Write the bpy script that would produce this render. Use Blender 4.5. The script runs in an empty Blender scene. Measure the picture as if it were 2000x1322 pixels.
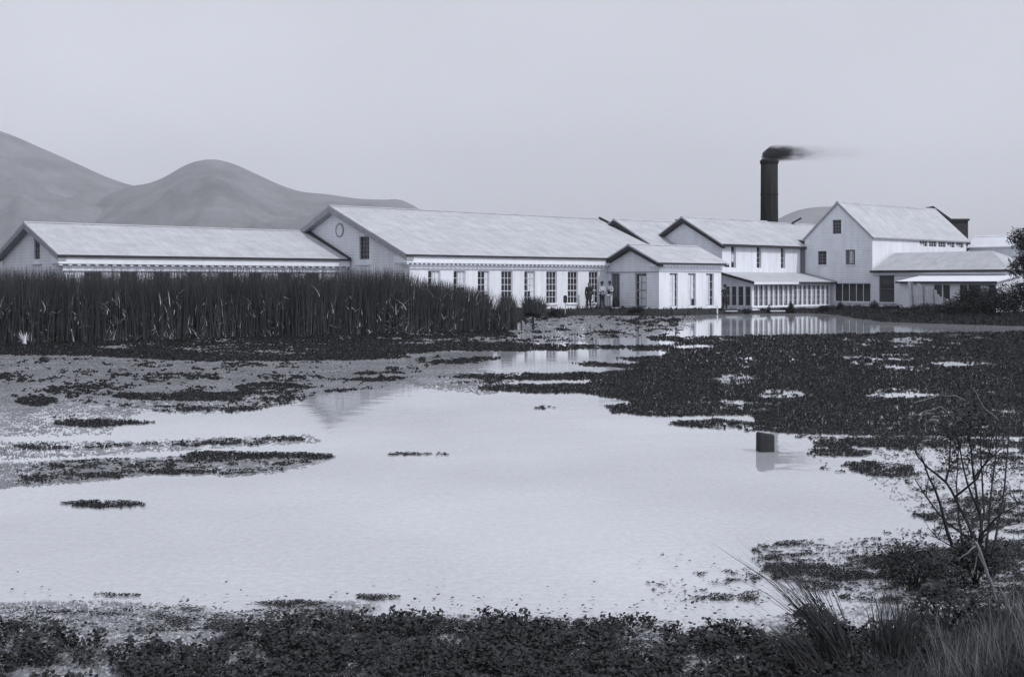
import bpy, bmesh, math, random
import numpy as np
from mathutils import Vector, Matrix, noise as mnoise

random.seed(7); rng = np.random.default_rng(7)
S = bpy.context.scene
COL = S.collection
F, CX, HY, H = 2300.0, 1000.0, 550.0, 2.2        # calibration of the view: focal (px), centre, horizon, eye height
PHI = math.radians(48.5)
LV = Vector((math.sin(PHI), math.cos(PHI), 0)); GV = Vector((-math.cos(PHI), math.sin(PHI), 0))
RZ = math.atan2(LV.y, LV.x)

# ------------------------------------------------------------------ helpers
def tag(o, label=None, cat=None, group=None, kind=None):
    if label: o['label'] = label
    if cat: o['category'] = cat
    if group: o['group'] = group
    if kind: o['kind'] = kind
    return o
def empty(name, loc, rz=0.0):
    o = bpy.data.objects.new(name, None); COL.objects.link(o)
    o.location = loc; o.rotation_euler = (0, 0, rz); o.empty_display_size = 0.3
    return o
def ground(px, py, z=0.0):
    d = F * (H - z) / (py - HY)
    return Vector(((px - CX) / F * d, d, z))
def ray(px, d, py=None, z=None):
    return Vector(((px - CX) / F * d, d, H + (HY - py) * d / F if z is None else z))

class MB:
    def __init__(s): s.v = []; s.f = []
    def quad(s, *p):
        n = len(s.v); s.v += [tuple(q) for q in p]; s.f.append(tuple(range(n, n + len(p))))
    def box(s, x0, x1, y0, y1, z0, z1):
        n = len(s.v)
        s.v += [(x0,y0,z0),(x1,y0,z0),(x1,y1,z0),(x0,y1,z0),(x0,y0,z1),(x1,y0,z1),(x1,y1,z1),(x0,y1,z1)]
        s.f += [tuple(n+i for i in q) for q in ((0,3,2,1),(4,5,6,7),(0,1,5,4),(1,2,6,5),(2,3,7,6),(3,0,4,7))]
    def prism(s, poly, a, b, axis='x'):
        # polygon of (p,q) extruded along an axis; x: p=y q=z ; y: p=x q=z
        n = len(s.v); k = len(poly)
        mk = (lambda t, p, q: (t, p, q)) if axis == 'x' else (lambda t, p, q: (p, t, q)) if axis == 'y' else (lambda t, p, q: (p, q, t))
        s.v += [mk(a, *p) for p in poly] + [mk(b, *p) for p in poly]
        s.f.append(tuple(n + i for i in range(k))[::-1]); s.f.append(tuple(n + k + i for i in range(k)))
        for i in range(k):
            j = (i + 1) % k; s.f.append((n+i, n+j, n+k+j, n+k+i))
    def bar(s, a, b, w, t=None, up=(0,0,1)):
        a = Vector(a); b = Vector(b); d = (b - a).normalized(); t = t or w
        u = d.cross(Vector(up))
        if u.length < 1e-4: u = d.cross(Vector((1,0,0)))
        u.normalize(); w2 = u.cross(d)
        n = len(s.v)
        for p in (a, b):
            for i, j in ((-1,-1),(1,-1),(1,1),(-1,1)): s.v.append(tuple(p + u*(i*w/2) + w2*(j*t/2)))
        s.f += [tuple(n+i for i in q) for q in ((0,1,2,3),(7,6,5,4),(0,4,5,1),(1,5,6,2),(2,6,7,3),(3,7,4,0))]
    def tube(s, pts, rad, k=7, cap=True):
        pts = [Vector(p) for p in pts]; base = len(s.v); ref = None
        for i, p in enumerate(pts):
            d = (pts[min(i+1, len(pts)-1)] - pts[max(i-1, 0)]).normalized()
            u = d.cross(Vector((0,1,0)))
            if u.length < 1e-3: u = d.cross(Vector((1,0,0)))
            u.normalize(); w = d.cross(u); r = rad[i] if hasattr(rad, '__len__') else rad
            for j in range(k):
                a = 2*math.pi*j/k; s.v.append(tuple(p + u*(r*math.cos(a)) + w*(r*math.sin(a))))
        for i in range(len(pts)-1):
            for j in range(k):
                a = base+i*k+j; b = base+i*k+(j+1)%k; s.f.append((a, b, b+k, a+k))
        if cap:
            s.f.append(tuple(base+j for j in range(k))[::-1]); e = base+(len(pts)-1)*k
            s.f.append(tuple(e+j for j in range(k)))
    def leaf(s, c, ang, L, W, tilt, curl=0.0):
        # an oval leaf of 8 points folded along its rib
        c = Vector(c); d = Vector((math.cos(ang)*math.cos(tilt), math.sin(ang)*math.cos(tilt), math.sin(tilt)))
        u = Vector((-math.sin(ang), math.cos(ang), 0)); n = d.cross(u)*-1
        P = lambda t, w, h=0: tuple(c + d*(t*L) + u*(w*W) + Vector((0,0,1))*(h*L))
        b = len(s.v)
        s.v += [P(0,0), P(.28,-.42,.05), P(.68,-.46,.04-curl*.4), P(1,0,-curl), P(.68,.46,.04-curl*.4), P(.28,.42,.05), P(.5,0,.0)]
        s.f += [(b,b+1,b+6),(b+1,b+2,b+6),(b+2,b+3,b+6),(b+3,b+4,b+6),(b+4,b+5,b+6),(b+5,b,b+6)]
    def build(s, name, mat, parent=None, smooth=False):
        me = bpy.data.meshes.new(name); me.from_pydata(s.v, [], s.f); me.update()
        return link(me, name, mat, parent, smooth)
def link(me, name, mat, parent=None, smooth=False):
    if mat: me.materials.append(mat)
    if smooth: me.polygons.foreach_set('use_smooth', [True]*len(me.polygons))
    o = bpy.data.objects.new(name, me); COL.objects.link(o)
    if parent: o.parent = parent
    return o
def np_mesh(name, V, Fq, mat, parent=None):
    V = np.asarray(V, np.float32); Fq = np.asarray(Fq, np.int32); k = Fq.shape[1]; n = len(Fq)
    me = bpy.data.meshes.new(name)
    me.vertices.add(len(V)); me.vertices.foreach_set('co', V.ravel())
    me.loops.add(n*k); me.loops.foreach_set('vertex_index', Fq.ravel())
    me.polygons.add(n); me.polygons.foreach_set('loop_start', np.arange(n, dtype=np.int32)*k)
    me.update(); me.validate()
    return link(me, name, mat, parent)

# ------------------------------------------------------------------ materials
TINT = (0.965, 0.995, 1.075)
def g(v, t=TINT): return (v*t[0], v*t[1], v*t[2], 1)
def mat(name, v0, v1=None, scale=3.0, rough=.85, bump=0.0, detail=5, stretch=(1,1,1), spec=.25, lines=None, fine=0.0, coord='Object', streak=None):
    m = bpy.data.materials.new(name); m.use_nodes = True; nt = m.node_tree; N = nt.nodes; Lk = nt.links
    b = N['Principled BSDF']; b.inputs['Roughness'].default_value = rough; b.inputs['Specular IOR Level'].default_value = spec
    if v1 is None: v1 = v0
    tc = N.new('ShaderNodeTexCoord'); mp = N.new('ShaderNodeMapping'); mp.inputs['Scale'].default_value = stretch
    Lk.new(tc.outputs[coord], mp.inputs['Vector'])
    nz = N.new('ShaderNodeTexNoise'); nz.inputs['Scale'].default_value = scale; nz.inputs['Detail'].default_value = detail; nz.inputs['Roughness'].default_value = .65
    Lk.new(mp.outputs[0], nz.inputs['Vector'])
    rp = N.new('ShaderNodeValToRGB'); rp.color_ramp.elements[0].position = .3; rp.color_ramp.elements[1].position = .7
    rp.color_ramp.elements[0].color = g(v0); rp.color_ramp.elements[1].color = g(v1)
    Lk.new(nz.outputs['Fac'], rp.inputs[0]); col = rp.outputs[0]; height = nz.outputs['Fac']
    if fine:
        n2 = N.new('ShaderNodeTexNoise'); n2.inputs['Scale'].default_value = 26; n2.inputs['Detail'].default_value = 4
        Lk.new(tc.outputs[coord], n2.inputs['Vector'])
        mr = N.new('ShaderNodeMapRange'); mr.inputs[1].default_value = .3; mr.inputs[2].default_value = .7
        mr.inputs[3].default_value = 1-fine; mr.inputs[4].default_value = 1+fine
        Lk.new(n2.outputs['Fac'], mr.inputs[0])
        mx = N.new('ShaderNodeMix'); mx.data_type = 'RGBA'; mx.blend_type = 'MULTIPLY'; mx.inputs[0].default_value = 1
        Lk.new(col, mx.inputs[6]); Lk.new(mr.outputs[0], mx.inputs[7]); col = mx.outputs[2]
    if streak:                                     # weathering runs along one axis, patch by patch
        ax, amt = streak; ms = N.new('ShaderNodeMapping'); ms.inputs['Scale'].default_value = ax; Lk.new(tc.outputs['Object'], ms.inputs[0])
        ns = N.new('ShaderNodeTexNoise'); ns.inputs['Scale'].default_value = 1; ns.inputs['Detail'].default_value = 6; ns.inputs['Roughness'].default_value = .7; Lk.new(ms.outputs[0], ns.inputs['Vector'])
        mq = N.new('ShaderNodeMapRange'); mq.inputs[1].default_value = .32; mq.inputs[2].default_value = .62; mq.inputs[3].default_value = 1-amt; mq.inputs[4].default_value = 1; Lk.new(ns.outputs['Fac'], mq.inputs[0])
        mk = N.new('ShaderNodeMix'); mk.data_type = 'RGBA'; mk.blend_type = 'MULTIPLY'; mk.inputs[0].default_value = 1
        Lk.new(col, mk.inputs[6]); Lk.new(mq.outputs[0], mk.inputs[7]); col = mk.outputs[2]
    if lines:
        pitch, dark = lines                        # lapped boards: saw-tooth relief, the shade under each lap painted as a dark line
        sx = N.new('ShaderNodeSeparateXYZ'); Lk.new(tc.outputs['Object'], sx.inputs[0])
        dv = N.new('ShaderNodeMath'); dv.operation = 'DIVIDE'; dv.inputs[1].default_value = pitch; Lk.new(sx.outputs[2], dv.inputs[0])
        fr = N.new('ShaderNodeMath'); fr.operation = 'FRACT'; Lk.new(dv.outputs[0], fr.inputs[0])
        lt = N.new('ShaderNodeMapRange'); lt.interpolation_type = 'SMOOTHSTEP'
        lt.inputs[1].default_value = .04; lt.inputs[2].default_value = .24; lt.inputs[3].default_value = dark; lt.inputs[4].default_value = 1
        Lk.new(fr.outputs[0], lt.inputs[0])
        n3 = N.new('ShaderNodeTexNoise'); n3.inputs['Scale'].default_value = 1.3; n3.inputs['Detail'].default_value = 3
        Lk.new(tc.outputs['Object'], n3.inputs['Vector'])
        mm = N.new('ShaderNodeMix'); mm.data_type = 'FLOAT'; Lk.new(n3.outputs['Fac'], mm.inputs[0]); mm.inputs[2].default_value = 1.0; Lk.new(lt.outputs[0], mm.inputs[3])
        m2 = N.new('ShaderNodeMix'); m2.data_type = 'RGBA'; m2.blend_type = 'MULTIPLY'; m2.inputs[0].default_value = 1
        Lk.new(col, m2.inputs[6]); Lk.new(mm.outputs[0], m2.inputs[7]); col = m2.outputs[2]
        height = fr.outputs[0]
    Lk.new(col, b.inputs['Base Color'])
    if bump:
        bp = N.new('ShaderNodeBump'); bp.inputs['Strength'].default_value = bump; bp.inputs['Distance'].default_value = .02
        if lines: bp.invert = True
        Lk.new(height, bp.inputs['Height']); Lk.new(bp.outputs[0], b.inputs['Normal'])
    return m
M = {}
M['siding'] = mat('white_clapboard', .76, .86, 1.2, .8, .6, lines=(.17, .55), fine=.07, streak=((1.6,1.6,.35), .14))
M['siding_plain'] = mat('white_boards', .70, .80, .9, .8, .15, stretch=(1,1,.4), fine=.07, streak=((2.2,2.2,.3), .16))
M['trim'] = mat('white_trim', .70, .80, 2.0, .7, fine=.05)
M['trim_grey'] = mat('grey_trim', .26, .36, 2.0, .8)  # grey holds the shade of the rake fascias; plain grey trim elsewhere
M['trim_dark'] = mat('dark_trim', .028, .05, 2.0, .8)
M['roof'] = mat('weathered_shingles', .40, .51, .9, .9, .6, stretch=(.6,1.4,1), fine=.26, detail=8, streak=((2.2,.5,.5), .17))
M['roof_dark'] = mat('old_shingles', .40, .50, 1.2, .9, .5, fine=.26, detail=8, streak=((2.2,.5,.5), .17))
M['roof_pale'] = mat('pale_boards_roof', .66, .76, 1.2, .85, .3, fine=.08)
M['glass'] = mat('window_glass', .022, .035, 1.5, .12, spec=.5)
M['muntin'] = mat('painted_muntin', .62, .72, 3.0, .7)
M['muntin_dim'] = mat('grey_muntin', .26, .34, 3.0, .7)  # greyer than the painted muntins
M['curtain'] = mat('pale_curtain', .55, .72, 2.5, .9, .3, stretch=(4,4,.6))
M['iron'] = mat('sooty_iron', .008, .035, 1.3, .85, .3, stretch=(3,3,.25), spec=.12)
M['darkwood'] = mat('dark_wood', .022, .045, 4.0, .85, .5, stretch=(3,3,.5))
M['greywood'] = mat('grey_wood', .22, .42, 3.0, .9, .5, stretch=(5,5,.5), fine=.2)
M['palewood'] = mat('pale_wood', .5, .66, 3.0, .9, .4, stretch=(4,4,.6), fine=.12)
M['plaster'] = mat('dim_wall', .12, .18, 1.4, .9)
M['reed'] = mat('reed_blade', .020, .060, 1.4, .75, stretch=(1,1,.5))
M['reed_dry'] = mat('dry_reed', .32, .55, 2.5, .85)
M['weed'] = mat('floating_weed', .010, .019, 1.1, .85, fine=.15, spec=.08)
M['scum'] = mat('pond_scum', .14, .30, .7, .9, fine=.35, spec=.1)
M['leaf'] = mat('water_plant_leaf', .020, .036, 3.0, .6, fine=.25, spec=.2)
M['bush'] = mat('bush_leaf', .020, .038, 1.2, .75, spec=.15)
M['bark'] = mat('shrub_bark', .022, .04, 6.0, .85, .4)
M['palebark'] = mat('bleached_stem', .10, .26, 6.0, .85)
M['grass_dry'] = mat('dry_grass', .10, .24, 3.0, .85)
M['grass'] = mat('dark_grass', .022, .07, 2.0, .8)
M['earth'] = mat('dark_earth', .012, .028, .5, .95, .5, fine=.3)
M['hill'] = mat('dry_hill', .10, .22, .010, .95, .45, detail=12, streak=((.05,.05,.05), .30))
M['suit'] = mat('dark_cloth', .02, .03, 5.0, .9)
M['shirt'] = mat('pale_cloth', .34, .5, 5.0, .9)
M['trouser_pale'] = mat('light_trousers', .45, .56, 5.0, .9)
M['vest'] = mat('dark_vest', .018, .03, 5.0, .9)
M['skin'] = mat('skin', .16, .2, 8.0, .6)
M['hat'] = mat('felt_hat', .018, .03, 5.0, .9)
def water_mat():
    m = bpy.data.materials.new('pond_water'); m.use_nodes = True; nt = m.node_tree; N = nt.nodes; Lk = nt.links
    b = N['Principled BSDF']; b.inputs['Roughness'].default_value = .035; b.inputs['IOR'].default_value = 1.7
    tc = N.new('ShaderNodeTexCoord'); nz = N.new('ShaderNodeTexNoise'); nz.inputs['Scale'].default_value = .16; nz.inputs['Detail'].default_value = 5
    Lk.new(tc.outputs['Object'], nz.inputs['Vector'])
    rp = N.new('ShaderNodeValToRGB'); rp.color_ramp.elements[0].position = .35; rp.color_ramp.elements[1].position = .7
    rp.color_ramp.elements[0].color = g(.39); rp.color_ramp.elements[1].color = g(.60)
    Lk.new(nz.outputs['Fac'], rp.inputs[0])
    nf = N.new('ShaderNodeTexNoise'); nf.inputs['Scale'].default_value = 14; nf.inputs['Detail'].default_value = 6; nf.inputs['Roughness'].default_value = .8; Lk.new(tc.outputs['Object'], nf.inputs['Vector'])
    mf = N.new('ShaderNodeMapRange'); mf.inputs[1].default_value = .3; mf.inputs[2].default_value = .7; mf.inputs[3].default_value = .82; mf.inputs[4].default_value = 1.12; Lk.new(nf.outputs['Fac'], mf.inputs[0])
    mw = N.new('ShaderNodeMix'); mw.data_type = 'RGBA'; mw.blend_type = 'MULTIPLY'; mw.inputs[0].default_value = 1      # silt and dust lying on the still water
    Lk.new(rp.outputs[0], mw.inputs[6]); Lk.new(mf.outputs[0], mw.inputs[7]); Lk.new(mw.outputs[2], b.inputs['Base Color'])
    n2 = N.new('ShaderNodeTexNoise'); n2.inputs['Scale'].default_value = 2.2; n2.inputs['Detail'].default_value = 3
    Lk.new(tc.outputs['Object'], n2.inputs['Vector'])
    bp = N.new('ShaderNodeBump'); bp.inputs['Strength'].default_value = .13; bp.inputs['Distance'].default_value = .02
    Lk.new(n2.outputs['Fac'], bp.inputs['Height']); Lk.new(bp.outputs[0], b.inputs['Normal'])
    return m
M['water'] = water_mat()

# ------------------------------------------------------------------ buildings
class Bld:
    """A building in its own frame: x along the long wall, y towards the back, z height above the water."""
    def __init__(s, name, label, cat, p, base, rz=RZ):
        s.base = base; s.root = empty(name, (p[0], p[1], base), rz); tag(s.root, label, cat)
    def put(s, mb, name, m, parent=None, smooth=False):
        mb.v = [(x, y, z - s.base) for x, y, z in mb.v]
        return mb.build(name, m, parent or s.root, smooth)
def wallface(mb, o, u, n, length, z0, top, holes, rec=.14):
    """one wall with openings: columns cut at every opening edge; holes = (a0,a1,b0,b1)"""
    P = lambda a, z, k=0.0: (o[0] + u[0]*a - n[0]*k, o[1] + u[1]*a - n[1]*k, z)
    cuts = sorted({0.0, length, *[h[0] for h in holes], *[h[1] for h in holes], *[c for c in top[1] if 0 < c < length]})
    T = top[0]
    for a, b in zip(cuts[:-1], cuts[1:]):
        mid = (a+b)/2; hs = sorted([h for h in holes if h[0] <= mid <= h[1]], key=lambda h: h[2]); z = z0
        for h in hs:
            if h[2] > z + 1e-4: mb.quad(P(a, z), P(b, z), P(b, h[2]), P(a, h[2]))
            z = h[3]
        mb.quad(P(a, z), P(b, z), P(b, T(b)), P(a, T(a)))
    for a, b, c, d in holes:
        mb.quad(P(a, c), P(a, d), P(a, d, rec), P(a, c, rec)); mb.quad(P(b, c), P(b, d), P(b, d, rec), P(b, c, rec))
        mb.quad(P(a, d), P(b, d), P(b, d, rec), P(a, d, rec)); mb.quad(P(a, c), P(b, c), P(b, c, rec), P(a, c, rec))
def window(B, o, u, n, a0, a1, z0, z1, cols, rows, rec=.14, fr=.06, mw=.028, fm='muntin', gm='glass', sill=True, curtain=None, rail=None, name='window', label=None):
    def bx(mb, a, b, c, d, k0, k1):
        xs = [o[0]+u[0]*a-n[0]*k0, o[0]+u[0]*b-n[0]*k1]; ys = [o[1]+u[1]*a-n[1]*k0, o[1]+u[1]*b-n[1]*k1]
        mb.box(min(xs), max(xs), min(ys), max(ys), c, d)
    f = MB(); k0, k1 = rec-.07, rec-.01
    bx(f, a0, a0+fr, z0, z1, k0, k1); bx(f, a1-fr, a1, z0, z1, k0, k1)
    bx(f, a0+fr, a1-fr, z0, z0+fr, k0, k1); bx(f, a0+fr, a1-fr, z1-fr, z1, k0, k1)
    for i in range(1, cols):
        a = a0+fr+(a1-a0-2*fr)*i/cols; bx(f, a-mw/2, a+mw/2, z0+fr, z1-fr, k0+.012, k1-.012)
    for j in range(1, rows):
        z = z0+fr+(z1-z0-2*fr)*j/rows; w = mw*1.7 if (rail == j) else mw; bx(f, a0+fr, a1-fr, z-w/2, z+w/2, k0+.018, k1-.018)
    w = B.put(f, name, M[fm]); 
    if label: w['label'] = label
    p = MB(); bx(p, a0, a1, z0, z1, rec, rec+.03); B.put(p, 'pane', M[gm], w)
    if sill:
        s = MB(); bx(s, a0-.1, a1+.1, z0-.08, z0-.004, -.07, -.004); B.put(s, 'sill', M['trim'], w)
    if curtain:
        c = MB()
        for (x0, x1, y0, y1) in curtain:
            bx(c, a0+(a1-a0)*x0, a0+(a1-a0)*x1, z0+(z1-z0)*y0, z0+(z1-z0)*y1, k1+.001, rec-.002)
        B.put(c, 'curtain', M['curtain'], w)
    return w
def gable_roof(B, L, W, ze, zr, ov, rk, m='roof', th=.1, x0=0.0, rk2=None):
    rk2 = rk if rk2 is None else rk2
    sl = (zr-ze)/(W/2+ov); r = MB()
    # built in strips with a very slight sag so the ridge is not laser straight
    r.prism([(-ov, ze), (W/2, zr), (W/2, zr-th*1.15), (-ov, ze-th)], x0-rk, L+rk2)
    r.prism([(W+ov, ze), (W+ov, ze-th), (W/2+.002, zr-th*1.15), (W/2+.002, zr)], x0-rk, L+rk2)
    ro = B.put(r, 'roof', M[m])
    c = MB(); c.prism([(W/2-.14, zr-.14*sl+.03), (W/2, zr+.045), (W/2+.14, zr-.14*sl+.03), (W/2, zr+.01)], x0-rk, L+rk2); B.put(c, 'ridge_cap', M[m], ro)
    return sl, ro
def rake(B, L, W, ze, zr, ov, rk, hgt, m, th=.1, ends=(0,), ro=None):
    sl = (zr-ze)/(W/2+ov); e = .012
    for k in ends:
        for s in (0, 1):
            mb = MB()
            P = [(-ov, ze-th-.003), (W/2, zr-th*1.15-.003), (W/2, zr-th*1.15-hgt), (-ov, ze-th-hgt*.8)]
            if s: P = [(W-y + (.002 if abs(y-W/2) < 1e-6 else 0), z) for y, z in P]
            xa, xb = (-rk-e, -.006) if k == 0 else (L+.006, L+rk+e)
            mb.prism(P, xa, xb); B.put(mb, 'rake_board', M[m])
def cornice(B, L, ze, ov, rk, fasc, dent, friz, pitch, W=0, gut=True, m='trim', x0=0.0, th=.1, ret=.9):
    """boxed eave with dentils over a plain frieze along the front wall, returned round the gable corner"""
    zt = ze-th-.004; mb = MB(); mb.box(x0-rk+.03, L, -ov+.05, -.003, zt-fasc, zt)
    mb.box(x0-rk+.03, x0-.003, -.001, ret, zt-fasc, zt) if ret else None
    c = B.put(mb, 'cornice', M[m])
    if gut:
        gm = MB(); gm.box(x0-rk-.02, L+.02, -ov-.07, -ov+.045, ze-th-.03, ze-.015); B.put(gm, 'eave_strip', M['trim_dark'], c)
    d = MB(); x = x0-rk+.1; zb = zt-fasc-.003
    while x < L-.15:
        d.box(x, x+pitch*.38, -ov+.1, -.004, zb-dent, zb); x += pitch
    if ret:
        y = .1
        while y < ret-.1: d.box(x0-rk+.08, x0-.004, y, y+pitch*.38, zb-dent, zb); y += pitch
    B.put(d, 'dentil_row', M[m], c)
    f = MB(); zf = zb-dent-.003
    f.box(x0-.05, L, -.05, -.002, zf-friz, zf); f.box(x0-.09, L, -.10, -.002, zf-friz-.05, zf-friz-.002)
    B.put(f, 'frieze', M[m])
    return zf-friz-.05

# ---- left long shed
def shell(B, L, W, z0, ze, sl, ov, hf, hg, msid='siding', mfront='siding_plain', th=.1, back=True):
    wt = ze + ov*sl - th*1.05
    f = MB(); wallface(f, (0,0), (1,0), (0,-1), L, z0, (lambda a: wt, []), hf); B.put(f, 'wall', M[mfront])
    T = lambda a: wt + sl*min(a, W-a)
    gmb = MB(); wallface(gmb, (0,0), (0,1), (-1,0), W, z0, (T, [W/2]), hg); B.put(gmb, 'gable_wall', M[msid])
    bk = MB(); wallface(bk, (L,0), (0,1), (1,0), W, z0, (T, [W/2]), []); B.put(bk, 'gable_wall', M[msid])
    b2 = MB(); wallface(b2, (0,W), (1,0), (0,1), L, z0, (lambda a: wt, []), []); B.put(b2, 'wall', M[mfront])
U1, N1 = (1,0), (0,-1); U2, N2 = (0,1), (-1,0)

P_A = Vector((-6.0, 69.0, 0))
def fromA(x, y): return P_A + LV*x + GV*y

B = Bld('long_shed', 'long low white shed half hidden behind the reeds at the left edge', 'shed', (-23.6, 62.0), .42)
L, W, ze, zr, ov, rk = 17.75, 9.6, 3.62, 5.5, .35, .42
sl = (zr-ze)/(W/2+ov)
hf = [(x, x+.95, .75, 2.72) for x in np.arange(1.1, 16.5, 1.95)]
hg = [(3.47, 4.40, 3.42, 4.62)]
shell(B, L, W, .4, ze, sl, ov, hf, hg)
gable_roof(B, L, W, ze, zr, ov, rk, rk2=0.0); rake(B, L, W, ze, zr, ov, rk, .26, 'trim_grey')
cornice(B, L-.02, ze, ov, rk, .38, .09, .22, .48)
def flashing(B, L, W, ze, zr, ov, y1=1.0):
    sl = (zr-ze)/(W/2+ov); mb = MB()
    mb.prism([(-ov-.05, ze-.12), (W/2, zr+.004), (W/2, zr+.16), (-ov-.05, ze+.05)], L-.20, L-.004); B.put(mb, 'flashing_board', M['trim_dark'])
flashing(B, L, W, ze, zr, ov)
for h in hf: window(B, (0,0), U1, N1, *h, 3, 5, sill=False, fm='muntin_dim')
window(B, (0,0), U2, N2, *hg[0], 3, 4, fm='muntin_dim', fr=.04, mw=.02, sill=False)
mb = MB(); mb.box(-.12, -.003, 3.2, 4.65, 3.13, 3.21); B.put(mb, 'ledge', M['trim'])

# ---- central long hall
B = Bld('long_hall', 'longest white hall with tall dark windows, round gable vent and dentilled eave', 'factory hall', P_A, .45)
L, W, ze, zr, ov, rk = 24.0, 15.8, 3.8, 7.02, .4, .5
sl = (zr-ze)/(W/2+ov)
xs = [1.36, 3.3, 5.2, 7.12, 9.06, 10.98, 12.92, 14.88]
hf = [(x, x+.93, .76, 2.86) for x in xs]; hg = [(4.14, 5.2, 3.56, 4.98)]
shell(B, L, W, .4, ze, sl, ov, hf, hg)
gable_roof(B, L, W, ze, zr, ov, rk, rk2=.1); rake(B, L, W, ze, zr, ov, rk, .34, 'trim_grey')
cornice(B, 16.55, ze, ov, rk, .40, .10, .17, .34); flashing(B, L+.1, W, ze, zr, ov)
for i, h in enumerate(hf):
    cur = [(.45, .98, .42, .97), (.62, .98, .12, .42)] if i == 4 else [(.45, .97, .52, .97)] if i in (0, 1) else [(.72, .97, .3, .97)] if i == 2 else [(.3,.62,.06,.26)] if i == 7 else None
    window(B, (0,0), U1, N1, *h, 3, 5, curtain=cur, rail=2, fm='muntin', mw=.03, fr=.045)
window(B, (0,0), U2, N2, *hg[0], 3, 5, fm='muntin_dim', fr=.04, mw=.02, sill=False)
mb = MB(); mb.box(-.12, -.003, 3.95, 5.4, 3.2, 3.28); B.put(mb, 'ledge', M['trim'])
mb = MB(); cy, cz = 7.37, 5.44; n = 28                       # ring of the round vent, shuttered inside
for i in range(n):
    a, b = 2*math.pi*i/n, 2*math.pi*(i+1)/n
    q = lambda t, r, x: (x, cy+r*math.cos(t), cz+r*math.sin(t))
    mb.quad(q(a,.36,-.07), q(b,.36,-.07), q(b,.44,-.07), q(a,.44,-.07)); mb.quad(q(a,.44,-.07), q(b,.44,-.07), q(b,.44,-.002), q(a,.44,-.002))
    mb.quad(q(a,.36,-.07), q(b,.36,-.07), q(b,.36,-.002), q(a,.36,-.002))
v = B.put(mb, 'round_vent', M['trim_grey'])
mb = MB()
for k in range(7):
    z = -.3+.1*k; w = math.sqrt(max(0, .355**2-z*z)); mb.box(-.045, -.004, cy-w, cy+w, cz+z-.045, cz+z+.04)
B.put(mb, 'louvre', M['trim'], v)

# ---- rear shed behind the hall
o = fromA(24.05, 2.4)
B = Bld('rear_shed', 'grey gable and pale roof showing just above the far end of the long hall', 'shed', o, .45)
L, W, ze, zr, ov, rk = 12.5, 7.3, 4.85, 6.95, .3, .42
sl = (zr-ze)/(W/2+ov); shell(B, L, W, .4, ze, sl, ov, [], [])
gable_roof(B, L, W, ze, zr, ov, rk); rake(B, L, W, ze, zr, ov, rk, .3, 'trim_dark')

# ---- small gabled wing
P_C = Vector((9.55, 76.5, 0))
B = Bld('gabled_wing', 'small white wing with low dark-edged gable and shuttered windows beside the standing men', 'building', P_C, .42)
L, W, ze, zr, ov, rk = 6.4, 4.70, 3.44, 4.68, .38, .42
sl = (zr-ze)/(W/2+ov)
hf = [(x, x+.82, .55, 2.76) for x in (1.05, 2.91, 4.78)]; hg = [(1.08, 2.12, .5, 2.76), (3.5, 4.3, .5, 2.76)]
shell(B, L, W, .38, ze, sl, ov, hf, hg)
gable_roof(B, L, W, ze, zr, ov, rk, rk2=.4); rake(B, L, W, ze, zr, ov, rk, .26, 'trim_dark'); rake(B, L, W, ze, zr, ov, .4, .2, 'trim_dark', ends=(1,))
cornice(B, L, ze, ov, rk, .13, .09, .16, .33, ret=.5)
window(B, (0,0), U1, N1, *hf[0], 2, 4, curtain=[(.06,.80,.03,.95)], fr=.04, sill=False)
window(B, (0,0), U1, N1, *hf[1], 2, 4, curtain=[(.06,.84,.22,.95),(.06,.5,.03,.22)], fr=.04, rail=2, sill=False)
window(B, (0,0), U1, N1, *hf[2], 2, 4, curtain=[(.06,.66,.03,.95)], fr=.04, sill=False)
window(B, (0,0), U2, N2, *hg[0], 2, 4, curtain=[(.10,.74,.05,.92)], fm='muntin_dim', fr=.09, mw=.05, rail=2, sill=False)
window(B, (0,0), U2, N2, *hg[1], 2, 1, gm='plaster', fm='trim_grey', fr=.07, sill=False, name='door')
mb = MB(); mb.box(-.06, -.003, .02, W-.02, 2.80, 2.86); B.put(mb, 'belt_board', M['trim_grey'])

# ---- two-storey block
P_D = Vector((15.16, 85.0, 0))
B = Bld('two_storey_block', 'two storey block with dark-edged gable and three narrow windows above the glazed lean-to', 'building', P_D, .40)
L, W, ze, zr, ov, rk = 10.0, 7.0, 4.92, 7.02, .3, .38
sl = (zr-ze)/(W/2+ov)
hf = [(x, x+.56, 3.2, 4.78) for x in (1.05, 4.1, 7.1)]
shell(B, L, W, .4, ze, sl, ov, hf, [])
gable_roof(B, L, W, ze, zr, ov, rk, rk2=.12); rake(B, L, W, ze, zr, ov, rk, .3, 'trim_dark')
mb = MB(); mb.box(-.3, L+.1, -.34, -.26, ze-.2, ze-.015); B.put(mb, 'eave_strip', M['trim_dark'])
for i, h in enumerate(hf): window(B, (0,0), U1, N1, *h, 1, 4, rec=.2, fr=.03, sill=False, curtain=[(.5,.95,.3,.7)] if i == 0 else None)
mb = MB(); mb.box(9.62, 9.98, -.2, -.003, 2.95, ze-.21); B.put(mb, 'shade_strip', M['plaster'])  # dim strip added in place of the shadow at this wall end
mb = MB(); mb.box(.0, .32, 4.05, 4.4, 6.3, 6.86); B.put(mb, 'chimney', M['darkwood'])

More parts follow.
